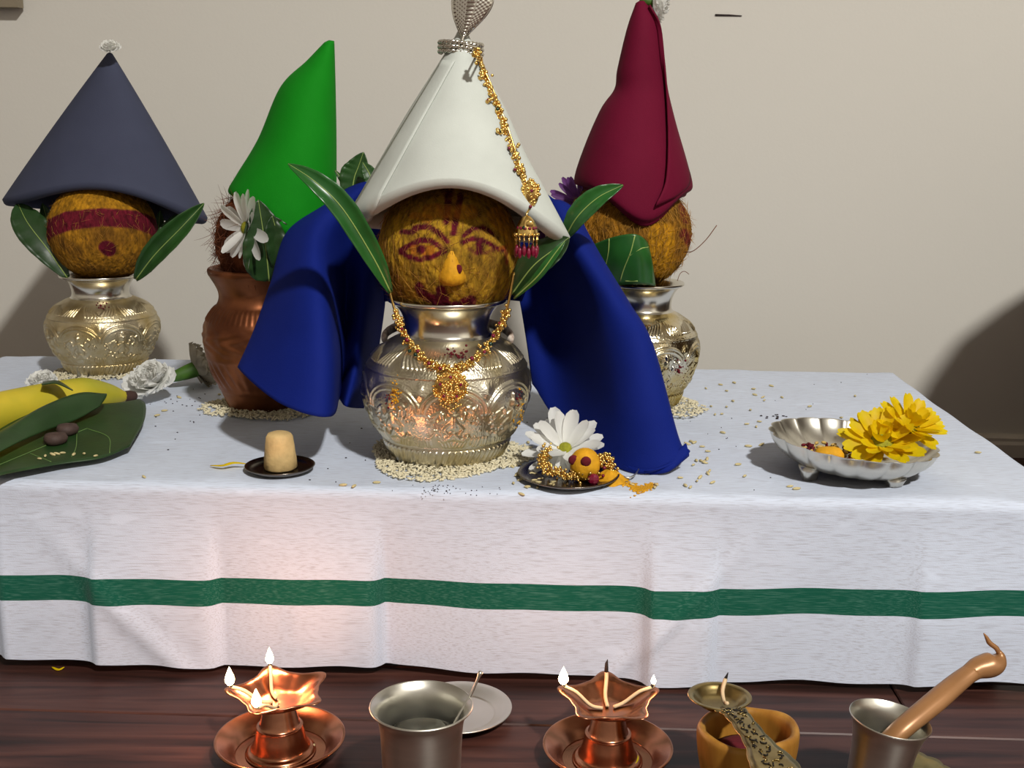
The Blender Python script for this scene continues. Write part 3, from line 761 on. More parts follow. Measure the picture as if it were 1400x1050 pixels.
# ------------------------------------------------------------------ leaves
def leaf(label, mids, hw, m='leaf', cup=.25, n=26, shape=1.0, face=None, name='mango_leaf', group=None, rib=.0006, twist=0., cat='leaf', stalk=0.0):
    pts = [Vector(p) for p in catmull([np.array(p) for p in mids], n)]
    rows = []; cen = []
    for i, p in enumerate(pts):
        t = i/n; tg = (pts[min(i+1, n)] - pts[max(i-1, 0)]).normalized()
        vw = (face or (Vector((0, 0, CAM_Z+.3)) - p)).normalized()
        if twist: vw = Matrix.Rotation(twist*(t-.3), 3, tg) @ vw
        sd = tg.cross(vw).normalized(); nr = sd.cross(tg).normalized()
        wv = hw*max(.0, math.sin(PI*min(1, (t**shape)*.97 + .03)))**.8 + .0004
        rows.append([p + sd*k*wv + nr*(cup*wv*k*k + .0008*math.sin(i*1.7)*k*k*wv/.012) for k in np.linspace(-1, 1, 9)])
        cen.append(p + nr*.0004)
    mb = MB().grid(rows); org = tuple(pts[0])
    o = solid(obj(name, mb, M[m], None, org=org), .0006); tag(o, label, cat, group)
    r = obj('midrib', MB().tube(cen, [rib*(1.2 - .9*i/n) for i in range(n+1)], 5), M['vein'], o)
    return o
Ly = POTL.y
leaf('broad dark leaf leaning out of the yellowed pot away from the copper pot', [V(92, 380, Ly-.025), V(66, 342, Ly-.025), V(38, 305, Ly-.015), V(24, 277, Ly)], .017, 'leaf_d', shape=1.15)
leaf('small leaf half hidden behind the banded coconut', [V(88, 372, Ly+.05), V(72, 325, Ly+.06), V(58, 278, Ly+.06)], .012, 'leaf')
leaf('long curled leaf leaning out of the yellowed pot towards the copper pot', [V(186, 382, Ly-.035), V(212, 348, Ly-.045), V(248, 311, Ly-.045), V(279, 278, Ly-.035)], .0115, 'leaf', cup=.9)
leaf('narrow leaf standing upright behind the banded coconut', [V(204, 372, Ly+.05), V(214, 330, Ly+.06), V(219, 288, Ly+.06)], .009, 'leaf')
leaf('short leaf tucked beside the long curled leaf', [V(205, 362, Ly-.0), V(226, 325, Ly-.0), V(243, 293, Ly+.01)], .010, 'leaf_d')
Ky = POTK.y
leaf('broad upright leaf in front of the bare brown coconut', [V(368, 384, Ky-.052), V(364, 345, Ky-.060), V(358, 305, Ky-.062), V(353, 273, Ky-.062)], .0200, 'leaf_d', shape=.62)
leaf('dark leaf under the green cloth cone beside the daisy', [V(398, 382, Ky-.03), V(390, 350, Ky-.052), V(378, 315, Ky-.06), V(372, 295, Ky-.062)], .014, 'leaf_d', shape=.8)
leaf('pointed leaf rising behind the white and green cones', [V(480, 275, 1.02), V(484, 245, 1.02), V(490, 228, 1.02), V(497, 208, 1.02)], .0125, 'leaf', shape=.8)
leaf('small pointed leaf beside the white cloth cone', [V(512, 262, 1.0), V(506, 240, 1.0), V(496, 222, 1.005)], .006, 'leaf')
leaf('thin leaf stem between green and white cones', [V(474, 262, 1.03), V(466, 244, 1.03), V(458, 233, 1.03)], .0018, 'leaf')
Cy = POTC.y
leaf('long narrow leaf crossing in front of the blue cloth and green cone', [V(534, 400, Cy-.035), V(510, 352, Cy-.045), V(468, 285, Cy-.055), V(430, 248, Cy-.055), V(394, 224, Cy-.05)], .0088, 'leaf_b', shape=1.0, cup=.5)
leaf('dark leaf under the gold earring beside the painted face', [V(700, 402, Cy-.02), V(728, 365, Cy-.03), V(756, 342, Cy-.032), V(778, 325, Cy-.03)], .0115, 'leaf_d', cup=.6)
leaf('thin leaf edge below the white cone corner', [V(703, 408, Cy-.028), V(735, 378, Cy-.04), V(760, 345, Cy-.042), V(772, 330, Cy-.04)], .003, 'leaf_b', cup=.3)
leaf('slender leaf with pale edge crossing the shaggy coconut', [V(772, 326, Cy+.015), V(790, 296, Cy+.0), V(818, 270, Cy-.005), V(852, 253, Cy-.005)], .0085, 'leaf_b', cup=.5)
# broad folded leaf at the rim of the bright pot
Ry = POTR.y
bl = MB().patch(vp([[(806, 336, Ry-.045), (838, 324, Ry-.062), (868, 320, Ry-.068), (884, 330, Ry-.060), (889, 345, Ry-.05)],
                    [(812, 360, Ry-.045), (842, 352, Ry-.062), (872, 348, Ry-.068), (889, 356, Ry-.060), (893, 366, Ry-.05)],
                    [(830, 392, Ry-.045), (856, 389, Ry-.055), (876, 389, Ry-.058), (889, 390, Ry-.052), (896, 391, Ry-.04)]]), 26, 18)
bo = solid(obj('folded_leaf', bl, M['leaf_b']), .0007); tag(bo, 'broad glossy folded leaf at the rim of the bright silver pot', 'leaf')
BT = bvh_of([bo])
for pts in ([(833, 326), (832, 345), (828, 365)], [(868, 322), (862, 345), (852, 370), (848, 384)], [(872, 384), (855, 384)], [(860, 350), (876, 340), (886, 338)]):
    q = [hit(BT, *p, .0003, Ry-.06) for p in pts]; obj('vein', MB().tube(catmull([np.array(p) for p in q], 10), .0006, 5), M['vein'], bo)

# ------------------------------------------------------------------ flowers
def align(n, spin=0.):
    n = Vector(n).normalized(); return n.to_track_quat('Z', 'Y') @ Matrix.Rotation(spin, 3, 'Z').to_quaternion()
def local(name, mb, m, parent, rot=None, loc=(0, 0, 0), scl=None):
    o = obj(name, mb, m, None, org=(0, 0, 0)) if isinstance(mb, MB) else bpy.data.objects.new(name, mb)
    if not isinstance(mb, MB): COL.objects.link(o)
    o.parent = parent; o.rotation_mode = 'QUATERNION'
    if rot is not None: o.rotation_quaternion = rot
    o.location = loc
    if scl: o.scale = (scl,)*3
    return o
def petal_mb(L, W, bend=.2, cup=.3, notch=0., base=.15, ruff=0., nr=0, seed=0):
    rows = []; rr = random.Random(seed); ph = rr.uniform(0, 6)
    N = 9; K = 7 if not ruff else 11
    for i in range(N+1):
        t = i/N; wv = W*(base + (1-base)*math.sin(PI*min(1, .5*t/.62) if t < .62 else PI*(.5 + .5*((t-.62)/.38)**2.2*.86)))
        row = []
        for k in np.linspace(-1, 1, K):
            x = L*t - (notch*L*t**6*(1-abs(math.sin(k*2.2))) if notch else 0)
            z = bend*L*t*t + cup*wv*k*k*.8 + (ruff*L*t**3*math.sin(k*nr + ph + t*2) if ruff else 0)
            row.append((x, wv*k, z))
        rows.append(row)
    return MB().grid(rows)
def flower(name, label, cat, c, normal, layers, m, disc=None, discm='disc_y', spin=0., group=None, seed=0, calyx=None):
    rr = random.Random(seed)
    root = thing(name, label, cat, c, group); root.rotation_mode = 'QUATERNION'; root.rotation_quaternion = align(normal, spin)
    for (n, L, W, tilt, bend, cup, kw) in layers:
        meshes = [petal_mb(L, W, bend, cup, seed=q, **kw) for q in range(3)]; datas = []
        off = rr.uniform(0, 6.28)
        for k in range(n):
            a = off + 2*PI*k/n + rr.gauss(0, .08); tl = tilt + rr.gauss(0, .10)
            rot = Matrix.Rotation(a, 3, 'Z').to_quaternion() @ Matrix.Rotation(-tl, 3, 'Y').to_quaternion() @ Matrix.Rotation(rr.gauss(0, .15), 3, 'X').to_quaternion()
            q = k % 3
            if q >= len(datas): o = local('petal', meshes[q], M[m], root, rot); datas.append(o.data)
            else: o = local('petal', datas[q], None, root, rot, scl=rr.uniform(.88, 1.08))
    if disc: local('flower_centre', MB().ell((0, 0, disc*.25), (disc, disc, disc*.6), 16, 8), M[discm], root)
    if calyx: local('calyx', MB().lathe([(0, -calyx*1.4), (calyx*.4, -calyx*1.3), (calyx*.55, -calyx*.5), (calyx*.5, 0.0005)], 14), M['calyx'], root)
    return root
E = {}
# daisy tucked beside the brown coconut
flower('daisy', 'white daisy tucked beside the bare brown coconut', 'flower', V(338, 312, Ky-.055), (-.75, -.75, .15), [(11, .034, .0052, .12, .05, .3, E), (10, .031, .005, .35, .05, .3, E)], 'petal_w', .006, seed=3)
# daisy on the small plate
dc = on_cloth(772, 640, .016)
flower('daisy', 'large white daisy leaning on the jewellery plate', 'flower', dc, (-.05, -.62, .78), [(14, .036, .0056, .10, .12, .35, E), (11, .031, .0052, .42, .1, .35, E)], 'petal_w', .006, seed=5)
# carnations
CAR = dict(ruff=.10, nr=9, base=.3, notch=.05)
def carnation(label, c, normal, r, seed, m='petal_w', calyx=None, n=1.0):
    return flower('carnation', label, 'flower', c, normal, [(int(11*n), r, r*.52, .15, .25, .2, CAR), (int(11*n), r*.95, r*.5, .55, .2, .3, CAR), (int(10*n), r*.85, r*.46, .95, .15, .4, CAR), (6, r*.75, r*.4, 1.3, .1, .5, CAR)], m, None, seed=seed, calyx=calyx)
carnation('full white carnation lying by the banana tip', on_cloth(207, 547, .014), (-.1, -.45, .9), .026, 11)
carnation('small white carnation beside the yellowed pot', on_cloth(60, 535, .006), (.1, -.3, 1), .017, 12, n=.7)
wl = carnation('wilted beige carnation with green calyx near the copper pot', on_cloth(266, 528, .018), (.75, .35, .25), .027, 13, 'petal_dry', n=.6)
local('calyx', MB().lathe([(0, -.026), (.004, -.0255), (.0062, -.018), (.0075, -.008), (.0085, .002), (.0075, .008)], 16), M['calyx'], wl)['label'] = 'green calyx'
# tip flowers
carnation('tiny white flower on the tip of the grey cone', V(151, 69, POTL.y+.006), (.0, -.5, .9), .0115, 14, n=.6)
tipf = carnation('white flower with green calyx on the tip of the maroon cone', V(892, 3, mD), (1, -.1, -.1), .018, 15, n=.5)
local('calyx', MB().lathe([(0, -.012), (.003, -.0115), (.0045, -.004), (.004, .004)], 12), M['calyx'], tipf)
# purple aster behind the shaggy coconut
flower('aster', 'purple aster petals peeking out beside the shaggy coconut', 'flower', V(792, 278, Ry+.012), (-.45, -.75, .45), [(15, .032, .0030, .1, .1, .4, E), (13, .027, .0026, .4, .1, .4, E)], 'petal_p', .006, seed=9)
o = tag(solid(obj('petal_fragment', MB().patch(vp([[(733, 318, .905), (740, 315, .905), (746, 318, .907)], [(730, 332, .903), (738, 334, .90), (744, 330, .905)]]), 6, 6), M['petal_p']), .0005), 'loose purple petal showing under the gold earring', 'petal')

# ------------------------------------------------------------------ silver cobra and gold hair ornament
cc = V(630, 67, .885)
cb = thing('cobra_ornament', 'silver cobra ornament coiled round the tip of the white cone', 'ornament', cc)
for tw in (0, PI):
    pts = []
    for t in np.linspace(0, 2.6*2*PI, 170):
        R = .0158 + .0009*math.cos(t*13 + tw); z = -.004 + .0033*t/(2*PI) + .0009*math.sin(t*13 + tw)
        pts.append(cc + Vector((R*math.cos(t+PI*.9), R*math.sin(t+PI*.9), z - .10*R*math.cos(t+PI*.9))))
    obj('coil', MB().tube(pts, .0011, 6), M['silver_pol'], cb)
hn = [V(652, 65, .873), V(640, 62, .870), V(632, 57, .870), V(634, 48, .871)]
obj('neck', MB().tube(catmull([np.array(p) for p in hn], 16), .0013, 8), M['silver_pol'], cb)
hood = []
for (cx, cy, hwp) in ((634, 50, 3), (635, 44, 6.5), (638, 34, 13), (641, 24, 19), (644, 12, 24), (646, 0, 26), (646, -12, 24), (646, -22, 18), (646, -30, 10)):
    p = V(cx, cy, .8715)
    hood.append([np.array(p) + np.array((hwp*k/1745., .003*k*k, .0)) for k in np.linspace(-1, 1, 33)])
hcols = [catmull([h[k] for h in hood], 70) for k in range(33)]
def hb(i, k):
    if k < 2 or k > 30: return 0.
    if abs(k-16) <= 2: return -.0010 if (i//2) % 2 else -.0006
    return -.0006*(((i//2) + (k//2)) % 2)
hr = [[hcols[k][i] + np.array((0, hb(i, k), 0)) for k in range(33)] for i in range(71)]
hd = solid(obj('hood', MB().grid(hr), M['silver_pol'], cb), .0012)
obj('hood_edge', MB().tube([r[0] for r in hr] + [r[-1] for r in reversed(hr)], .0009, 6), M['silver_pol'], cb)
obj('head', MB().ell(V(646, -16, .864), (.006, .008, .005), 14, 10), M['silver_pol'], cb)
def beads(mb, pts, r, jit=0., n=8):
    for p in pts: mb.ell(Vector(p) + Vector((random.gauss(0, jit), random.gauss(0, jit), random.gauss(0, jit))), r*random.uniform(.8, 1.2), n, 6)
    return mb
TWm = bvh_of([wh])
path = catmull([np.array(p, float) for p in ((651, 70), (654, 92), (664, 115), (678, 150), (690, 182), (703, 222), (716, 256))], 60)
cp = [hit(TWm, p[0], p[1], .0016, .84) for p in path]
ho = thing('hair_ornament', 'gold chain with a bell earring hanging down the white cone', 'jewellery', cp[-1])
ch = MB(); ch.tube([p + Vector((-.0018, 0, 0)) for p in cp], .0008, 5); ch.tube([p + Vector((.0022, -.0004, 0)) for p in cp], .0008, 5)
beads(ch, [p for p in cp for _ in range(4)], .0014, .0019); o = obj('chain', ch, M['gold'], ho); o['kind'] = 'stuff'
gm = MB(); gm2 = MB(); gg = MB()
for (px, py) in ((656, 108), (666, 140), (678, 152), (681, 182), (688, 168), (694, 205), (702, 234), (710, 240)):
    c = hit(TWm, px, py, .003, .84)
    beads(gg, [c]*5, .0014, .0016); (gm if random.random() < .5 else gm2).ell(c + Vector((-.001, -.0012, 0)), .0013, 8, 6)
for mb_, m, nme in ((gg, 'gold', 'flower_link'), (gm, 'ruby', 'ruby_stones'), (gm2, 'emerald', 'emerald_stones')):
    if mb_.v: o = obj(nme, mb_, M[m], ho); o['kind'] = 'stuff'
pcn = hit(TWm, 720, 268, .004, .82)
pm = MB().ell(pcn, (.0062, .003, .0100), 16, 10)
for k in range(46):
    a = random.uniform(0, 6.28); rr_ = math.sqrt(random.random()); pm.ell(pcn + Vector((.0068*rr_*math.cos(a), -.0030*(1-rr_) - .0005, .0105*rr_*math.sin(a))), random.uniform(.0010, .0017), 7, 5)
pd = obj('pendant_cluster', pm, M['gold'], ho); pd['kind'] = 'stuff'
rb = MB(); beads(rb, [pcn + Vector((0, -.004, -.009)), pcn + Vector((.001, -.0045, .002))], .0014, .0003); o = obj('cluster_stones', rb, M['ruby'], ho); o['kind'] = 'stuff'
JD = pcn.y - .009
jc = V(720, 318, JD)
obj('hook', MB().tube([pcn + Vector((0, -.001, -.010)), V(720, 292, JD), V(720, 300, JD)], .0009, 6), M['gold'], ho)
obj('bell', MB().lathe([(0, .0125), (.0025, .0118), (.005, .009), (.0068, .005), (.0078, .000), (.0080, -.0015)], 28, jc, lambda r, z, th: (r*(1+.05*math.cos(th*10)), z)), M['gold'], ho)
fm = MB()
for k in range(14):
    a = 2*PI*k/14; fm.ell(jc + Vector((.0083*math.cos(a), .0083*math.sin(a), -.0012)), .0013, 7, 5); fm.ell(jc + Vector((.0080*math.cos(a), .0080*math.sin(a), -.0048)), .0009, 6, 5)
    fm.tube([jc + Vector((.0080*math.cos(a), .0080*math.sin(a), -.002)), jc + Vector((.0078*math.cos(a), .0078*math.sin(a), -.010))], .0003, 4)
o = obj('bell_fringe', fm, M['gold'], ho); o['kind'] = 'stuff'
dm = MB()
for k in range(14):
    a = 2*PI*k/14; dm.ell(jc + Vector((.0076*math.cos(a), .0076*math.sin(a), -.0128 - .0015*(k % 2))), (.0017, .0017, .0042), 8, 6)
for k in range(6): dm.ell(jc + Vector((.0065*math.cos(-PI*k/6-.2), .0065*math.sin(-PI*k/6-.2)-.0006, .0035)), .0013, 7, 5)
o = obj('ruby_drops', dm, M['ruby'], ho); o['kind'] = 'stuff'; o['label'] = 'dark ruby glass drops'
em = MB().ell(jc + Vector((-.002, -.0068, .004)), .0014, 8, 6); o = obj('emerald_stone', em, M['emerald'], ho)
coin = MB().ell(jc + Vector((.002, -.0062, .0065)), (.0028, .0009, .0028), 14, 8); obj('coin_motif', coin, M['gold'], ho)

# gold necklace on the central pot
TP2 = bvh_of(list(pc.children) + [body])
npx = catmull([np.array(p, float) for p in ((529, 372), (534, 402), (540, 425), (548, 447), (560, 468), (577, 487), (596, 500), (617, 507))], 60)
npx2 = catmull([np.array(p, float) for p in ((703, 372), (697, 405), (693, 422), (686, 442), (674, 464), (655, 486), (637, 499), (617, 507))], 60)
def npt(p):
    q = hit(TP2, p[0], p[1], .0026)
    return q
nk_root = npt((617, 507)); nk = thing('necklace', 'gold bead necklace with round pendant on the large silver pot', 'jewellery', nk_root)
dfront = POTC.y - .052
def neckpts(L_):
    out = []
    for p in L_:
        q = npt(p); yb = dfront + .02
        y = q.y if q and q.y < yb else yb
        out.append([p, y])
    ys = [e[1] for e in out]
    for _ in range(14): ys = [ys[0]] + [min(ys[i], (ys[i-1]+ys[i]*2+ys[i+1])/4) for i in range(1, len(ys)-1)] + [ys[-1]]
    return [V(p[0], p[1], y - .0012) for (p, _), y in zip(out, ys)]
for L_ in (npx, npx2):
    q = neckpts(L_); th_ = MB().tube(q[:20], .0011, 6); o = obj('cord_chain', th_, M['gold'], nk)
    bdm = MB(); beads(bdm, [p for p in q[18:] for _ in range(4)], .0014, .0017, 7); o = obj('bead_strand', bdm, M['gold'], nk); o['kind'] = 'stuff'
    rbm = MB(); beads(rbm, q[26::7], .0016, .0010); rbm.v = [(x, y-.0022, z) for x, y, z in rbm.v]; o = obj('ruby_beads', rbm, M['ruby'], nk); o['kind'] = 'stuff'
    ebm = MB(); beads(ebm, q[37:41:3], .0017, .0012); ebm.v = [(x, y-.0022, z) for x, y, z in ebm.v]; o = obj('emerald_beads', ebm, M['emerald'], nk); o['kind'] = 'stuff'
pc2 = npt((617, 531)); pc2 = pc2 + Vector((0, -.002, 0))
pm = MB().ell(pc2, (.0125, .0022, .0125), 24, 10)
for k in range(170):
    a = random.uniform(0, 6.28); rr_ = math.sqrt(random.random())*(.0132 if random.random() < .8 else .0142); yy = -.0024*(1-(rr_/.0142)**2) - .0006
    pm.ell(pc2 + Vector((rr_*math.cos(a), yy, rr_*math.sin(a)*1.02)), random.uniform(.0007, .0014), 6, 5)
for k in range(9): pm.ell(pc2 + Vector(((k-4)*.0019, -.001, -.0135 - .0022*(1-abs(k-4)/4.)*2)), .0011, 6, 5)
pdn = obj('pendant', pm, M['gold'], nk); pdn['kind'] = 'stuff'
ps = MB()
for a in range(5): ps.ell(pc2 + Vector((.008*math.cos(a*1.257+.3), -.0042, .008*math.sin(a*1.257+.3))), .0013, 7, 5)
o = obj('pendant_stones', ps, M['ruby'], nk); o['kind'] = 'stuff'

# ------------------------------------------------------------------ banana, betel leaves and nuts
bp_ = [on_cloth(-90, 640, .016), on_cloth(-20, 606, .020), on_cloth(50, 586, .021), on_cloth(110, 573, .019), on_cloth(148, 565, .016), on_cloth(173, 561, .0145)]
bn = thing('banana', 'yellow banana partly covered by betel leaves', 'banana', on_cloth(50, 590))
bpts = [Vector(p) for p in catmull([np.array(p) for p in bp_], 40)]
def brad(t): return .019*min(1, (1.05-t)/.42)**.75 if t > .63 else .019
bm2 = MB(); bm2.tube(bpts, [max(.0045, brad(i/40)) for i in range(41)], 5*4); obj('peel', bm2, M['banana'], bn)
tipd = (bpts[-1]-bpts[-3]).normalized()
obj('blossom_end', MB().tube([bpts[-1]-tipd*.002, bpts[-1]+tipd*.004, bpts[-1]+tipd*.009, bpts[-1]+tipd*.011], [.0048, .0055, .0045, .002], 10), M['banana_tip'], bn)
def lp(px, py, lift): return T(px, py) + Vector((0, 0, lift + .001))
grid = [[lp(-50, 672, .005), lp(20, 658, .006), lp(80, 645, .005), lp(140, 636, .005), lp(178, 622, .006)],
        [lp(-60, 650, .004), lp(20, 630, .007), lp(90, 618, .008), lp(160, 606, .009), lp(198, 590, .009)],
        [lp(-60, 630, .006), lp(20, 612, .012), lp(95, 600, .014), lp(160, 588, .013), lp(200, 572, .012)],
        [lp(-50, 610, .010), lp(20, 596, .020), lp(100, 588, .021), lp(160, 576, .016), lp(192, 566, .013)]]
grid = [[np.array(p) for p in r] for r in grid]
bl1 = solid(obj('betel_leaf', MB().patch(grid, 40, 24), M['leaf_d']), .0008); tag(bl1, 'large dark betel leaf under the two betel nuts', 'leaf')
TL1 = bvh_of([bl1])
for pts in ([(-10, 640), (50, 615), (105, 592), (120, 586)], [(105, 592), (104, 612), (98, 625)], [(118, 586), (148, 598), (150, 620)], [(40, 620), (70, 632)]):
    q = [hit(TL1, *p, .0004) for p in pts]
    if all(p is not None for p in q): obj('vein', MB().tube(catmull([np.array(p) for p in q], 12), .0004, 5), M['vein_d'], bl1)
g2 = [[lp(-45, 668, .010), lp(8, 640, .014), lp(60, 618, .016), lp(105, 604, .018), lp(139, 594, .024)],
      [lp(-35, 652, .014), lp(12, 630, .019), lp(62, 612, .026), lp(112, 596, .030), lp(148, 589, .029)],
      [lp(-28, 640, .017), lp(16, 622, .022), lp(62, 608, .031), lp(112, 592, .034), lp(149, 587, .031)],
      [lp(-25, 632, .015), lp(16, 616, .020), lp(62, 602, .028), lp(110, 588, .032), lp(145, 585, .029)]]
bl2 = solid(obj('betel_leaf', MB().patch([[np.array(p) for p in r] for r in g2], 36, 24), M['leaf_d']), .0008); tag(bl2, 'folded betel leaf lying against the banana', 'leaf')
g3 = [[lp(62, 592, .042), lp(82, 592, .043), lp(104, 594, .038)], [lp(64, 584, .040), lp(84, 584, .041), lp(104, 590, .036)]]
tag(solid(obj('leaf_scrap', MB().patch([[np.array(p) for p in r] for r in g3], 10, 6), M['leaf_d']), .0008), 'small leaf scrap lying on top of the banana', 'leaf')
for px, py, s_, lb in ((76, 607, 1., 'round dark betel nut in front on the large betel leaf'), (92, 594, .95, 'dark betel nut half behind the other nut')):
    p = hit(TL1, px, py, .004) or lp(px, py, .014)
    o = obj('betel_nut', MB().lathe([(0, -.0048), (.005, -.0046), (.0085, -.002), (.0095, .001), (.008, .0042), (.004, .0052), (.002, .0044), (0, .0042)], 28, p, lambda r, z, th: (r*s_*(1+.05*math.sin(3*th)), z)), M['betel']); tag(o, lb, 'betel nut')

# ------------------------------------------------------------------ jaggery on plate, yellow petals
pj = on_cloth(383, 644, .0008)
jp = thing('small_plate', 'small dark steel plate under the jaggery lump', 'plate', pj)
obj('plate_dish', MB().lathe([(0, 0), (.018, 0), (.023, .001), (.0268, .0040), (.0272, .0046), (.0266, .0050), (.0225, .0022), (.018, .0012), (0, .0012)], 64, pj), M['dark_steel'], jp)
jl = obj('jaggery_lump', MB().lathe([(0, .0013), (.0118, .0013), (.0128, .0025), (.0124, .010), (.0112, .020), (.0102, .0275), (.0090, .0295), (.006, .0305), (0, .031)], 40, pj + Vector((0, .001, 0)), lambda r, z, th: (r*(1+.03*math.sin(3*th+z*90)+.02*math.sin(7*th-z*200)), z)), M['jaggery'])
tag(jl, 'tan moulded jaggery lump standing on the small steel plate', 'jaggery')
def loose_petal(label, pts, hw, m='petal_y'):
    P_ = catmull([np.array(p) for p in pts], 12); rows = []
    for i, p in enumerate(P_):
        t = i/12; tg = Vector(P_[min(i+1, 12)] - P_[max(i-1, 0)]).normalized(); sd = tg.cross(Vector((0, 0, 1))).normalized(); wv = hw*math.sin(PI*(.08+.86*t))
        rows.append([Vector(p) + sd*k*wv + Vector((0, 0, .35*wv*k*k)) for k in (-1, -.5, 0, .5, 1)])
    o = solid(obj('petal', MB().grid(rows), M[m]), .0004); tag(o, label, 'petal')
loose_petal('yellow petal lying beside the jaggery plate', [lp(288, 640, .001), lp(305, 644, .003), lp(320, 642, .004), lp(338, 641, .003)], .0022)
loose_petal('tiny yellow petal fallen on the floor at the cloth hem', [T(71, 912, .0015), T(80, 916, .0012), T(88, 912, .002)], .0012)

# ------------------------------------------------------------------ jewellery plate
pp = on_cloth(777, 655, .0008)
jpl = thing('small_plate', 'small dark steel plate holding the gold jewellery and turmeric ball', 'plate', pp)
obj('plate_dish', MB().lathe([(0, 0), (.026, 0), (.033, .001), (.0385, .0042), (.0392, .0050), (.0384, .0054), (.0325, .0024), (.026, .0012), (0, .0012)], 64, pp), M['dark_steel'], jpl)
hk = [on_cloth(848, 655, .004), on_cloth(857, 657, .003), on_cloth(867, 655, .004), on_cloth(873, 650, .006)]
o = obj('wire_hook', MB().tube(catmull([np.array(p) for p in hk], 10), .0007, 6), M['steel'], jpl)
tbp = pp + Vector((.012, -.006, .0135))
tbl = thing('turmeric_ball', 'turmeric paste ball with two kumkum dots on the jewellery plate', 'offering', tbp - Vector((0, 0, .012)))
tmb, tv = coconut_mesh(tbp, (.0115, .0115, .0128), None, 41, 48, 30, .0006); obj('paste_ball', tmb, M['turmeric'], tbl)
tbt = bvh_of([tbl.children[0]])
for px, py in ((784, 629), (801, 631)):
    p = hit(tbt, px, py, .0) or tbp + Vector((0, -.01, .006)); obj('kumkum_dot', MB().ell(p, (.0040, .0022, .0040), 12, 8), M['kumkum'], tbl)
jw = thing('jewellery_heap', 'gold beaded jewellery with a ruby on the small steel plate', 'jewellery', pp + Vector((0, 0, .003)))
jm = MB(); pth = catmull([np.array(p) for p in (on_cloth(752, 645, .019), on_cloth(742, 650, .013), on_cloth(748, 657, .009), on_cloth(768, 660, .007), on_cloth(790, 662, .007), on_cloth(806, 660, .011), on_cloth(818, 655, .016), on_cloth(830, 652, .015), on_cloth(836, 656, .009))], 50)
beads(jm, [p for p in pth for _ in range(10)], .0012, .0022, 7); o = obj('gold_beads', jm, M['gold'], jw); o['kind'] = 'stuff'
jr = MB(); beads(jr, [Vector(pth[33]) + Vector((0, -.004, -.002))]*16, .0012, .0035, 7); o = obj('garnet_beads', jr, M['ruby'], jw); o['kind'] = 'stuff'
o = obj('ruby_stone', MB().ell(on_cloth(811, 664, .005), (.0045, .003, .0045), 8, 6), M['ruby'], jw, smooth=False)
tpw = MB(); cpos = on_cloth(834, 657, .001)
tpw.lathe([(0, .0085), (.004, .0075), (.009, .003), (.013, .0002), (.0135, -.0005)], 30, cpos, lambda r, z, th: (r*(1+.15*math.sin(3*th)+.08*math.sin(7*th)), z))
o = obj('turmeric_heap', tpw, M['turmeric']); tag(o, 'small heap of turmeric powder at the jewellery plate edge', 'turmeric')
tsp = MB()
for k in range(420):
    t = random.random(); c_ = catmull([np.array(p, float) for p in ((840, 660), (862, 668), (874, 676), (884, 670), (893, 668))], 20)[int(t*19.9)]
    p = on_cloth(c_[0]+random.gauss(0, 3.5), c_[1]-5+random.gauss(0, 1.8), .0003)
    if p.z < TABLE_Z - .003: continue
    tsp.ell(p, (random.uniform(.0006, .0016), random.uniform(.0006, .0016), .0004), 5, 4)
o = obj('turmeric_spill', tsp, M['turmeric']); tag(o, 'trail of spilled turmeric powder on the white tablecloth', 'turmeric', kind='stuff')

# ------------------------------------------------------------------ fluted silver bowl with flowers
bcx = T(1163, 607, .173); bc = Vector((bcx.x, bcx.y, TABLE_Z + .001))
bw = thing('fluted_bowl', 'fluted silver bowl on small feet holding yellow flowers', 'bowl', bc)
TILT = Matrix.Rotation(math.radians(4), 3, 'Y'); bo_ = bc + Vector((0, 0, .0045))
def flute(r, z, th):
    k = min(1, max(0, (r-.012)/.02)); return (r*(1 + .045*k*(abs(math.sin(th*9))**.7 - .5)), z)
obj('bowl_shell', MB().lathe([tuple(p) for p in catmull([np.array(p) for p in ((0, .0), (.030, .0), (.042, .0012), (.052, .006), (.0595, .013), (.0635, .0210), (.0643, .0216), (.0635, .0212), (.0580, .0140), (.0505, .0078), (.041, .0032), (.030, .0020), (0, .002))], 90)], 216, bo_, flute, TILT), M['steel'], bw)
for a in (-1.6, .0, 1.6, 3.2):
    ft = MB(); c_ = bo_ + TILT @ Vector((.044*math.cos(a-1), .044*math.sin(a-1), .002)); z0 = bc.z
    ft.lathe([(0, z0 - c_.z), (.006, z0 - c_.z), (.0072, (z0-c_.z)*.4), (.0088, .001), (0, .0015)], 16, c_, lambda r, z, th: (r*(1+.1*math.cos(3*th)), z)); obj('foot', ft, M['steel'], bw)
def inb(px, py, z): return T(px, py, bo_.z + z)
CH = dict(base=.35, notch=.04)
yc1 = inb(1205, 607, .020); yc2 = inb(1243, 586, .030)
flower('chrysanthemum', 'yellow chrysanthemum facing out over the fluted bowl rim', 'flower', yc1, (-.12, -.50, .86), [(13, .032, .0058, .10, .10, .3, CH), (12, .030, .0052, .36, .1, .35, CH), (6, .020, .0045, .85, .2, .4, CH)], 'petal_y', .009, seed=21)
flower('chrysanthemum', 'yellow chrysanthemum behind the other one in the fluted bowl', 'flower', yc2, (.25, -.45, .85), [(12, .029, .0054, .15, .1, .3, CH), (11, .027, .005, .5, .1, .35, CH), (6, .02, .0045, .9, .2, .4, CH)], 'petal_y', .008, seed=22)
flower('chrysanthemum', 'small tight yellow chrysanthemum in the fluted bowl', 'flower', inb(1188, 592, .020), (-.1, -.3, .95), [(11, .018, .0045, .4, .2, .4, CH), (11, .017, .0042, .9, .1, .4, CH)], 'petal_y', .006, seed=23)
tb2 = inb(1135, 626, .006)
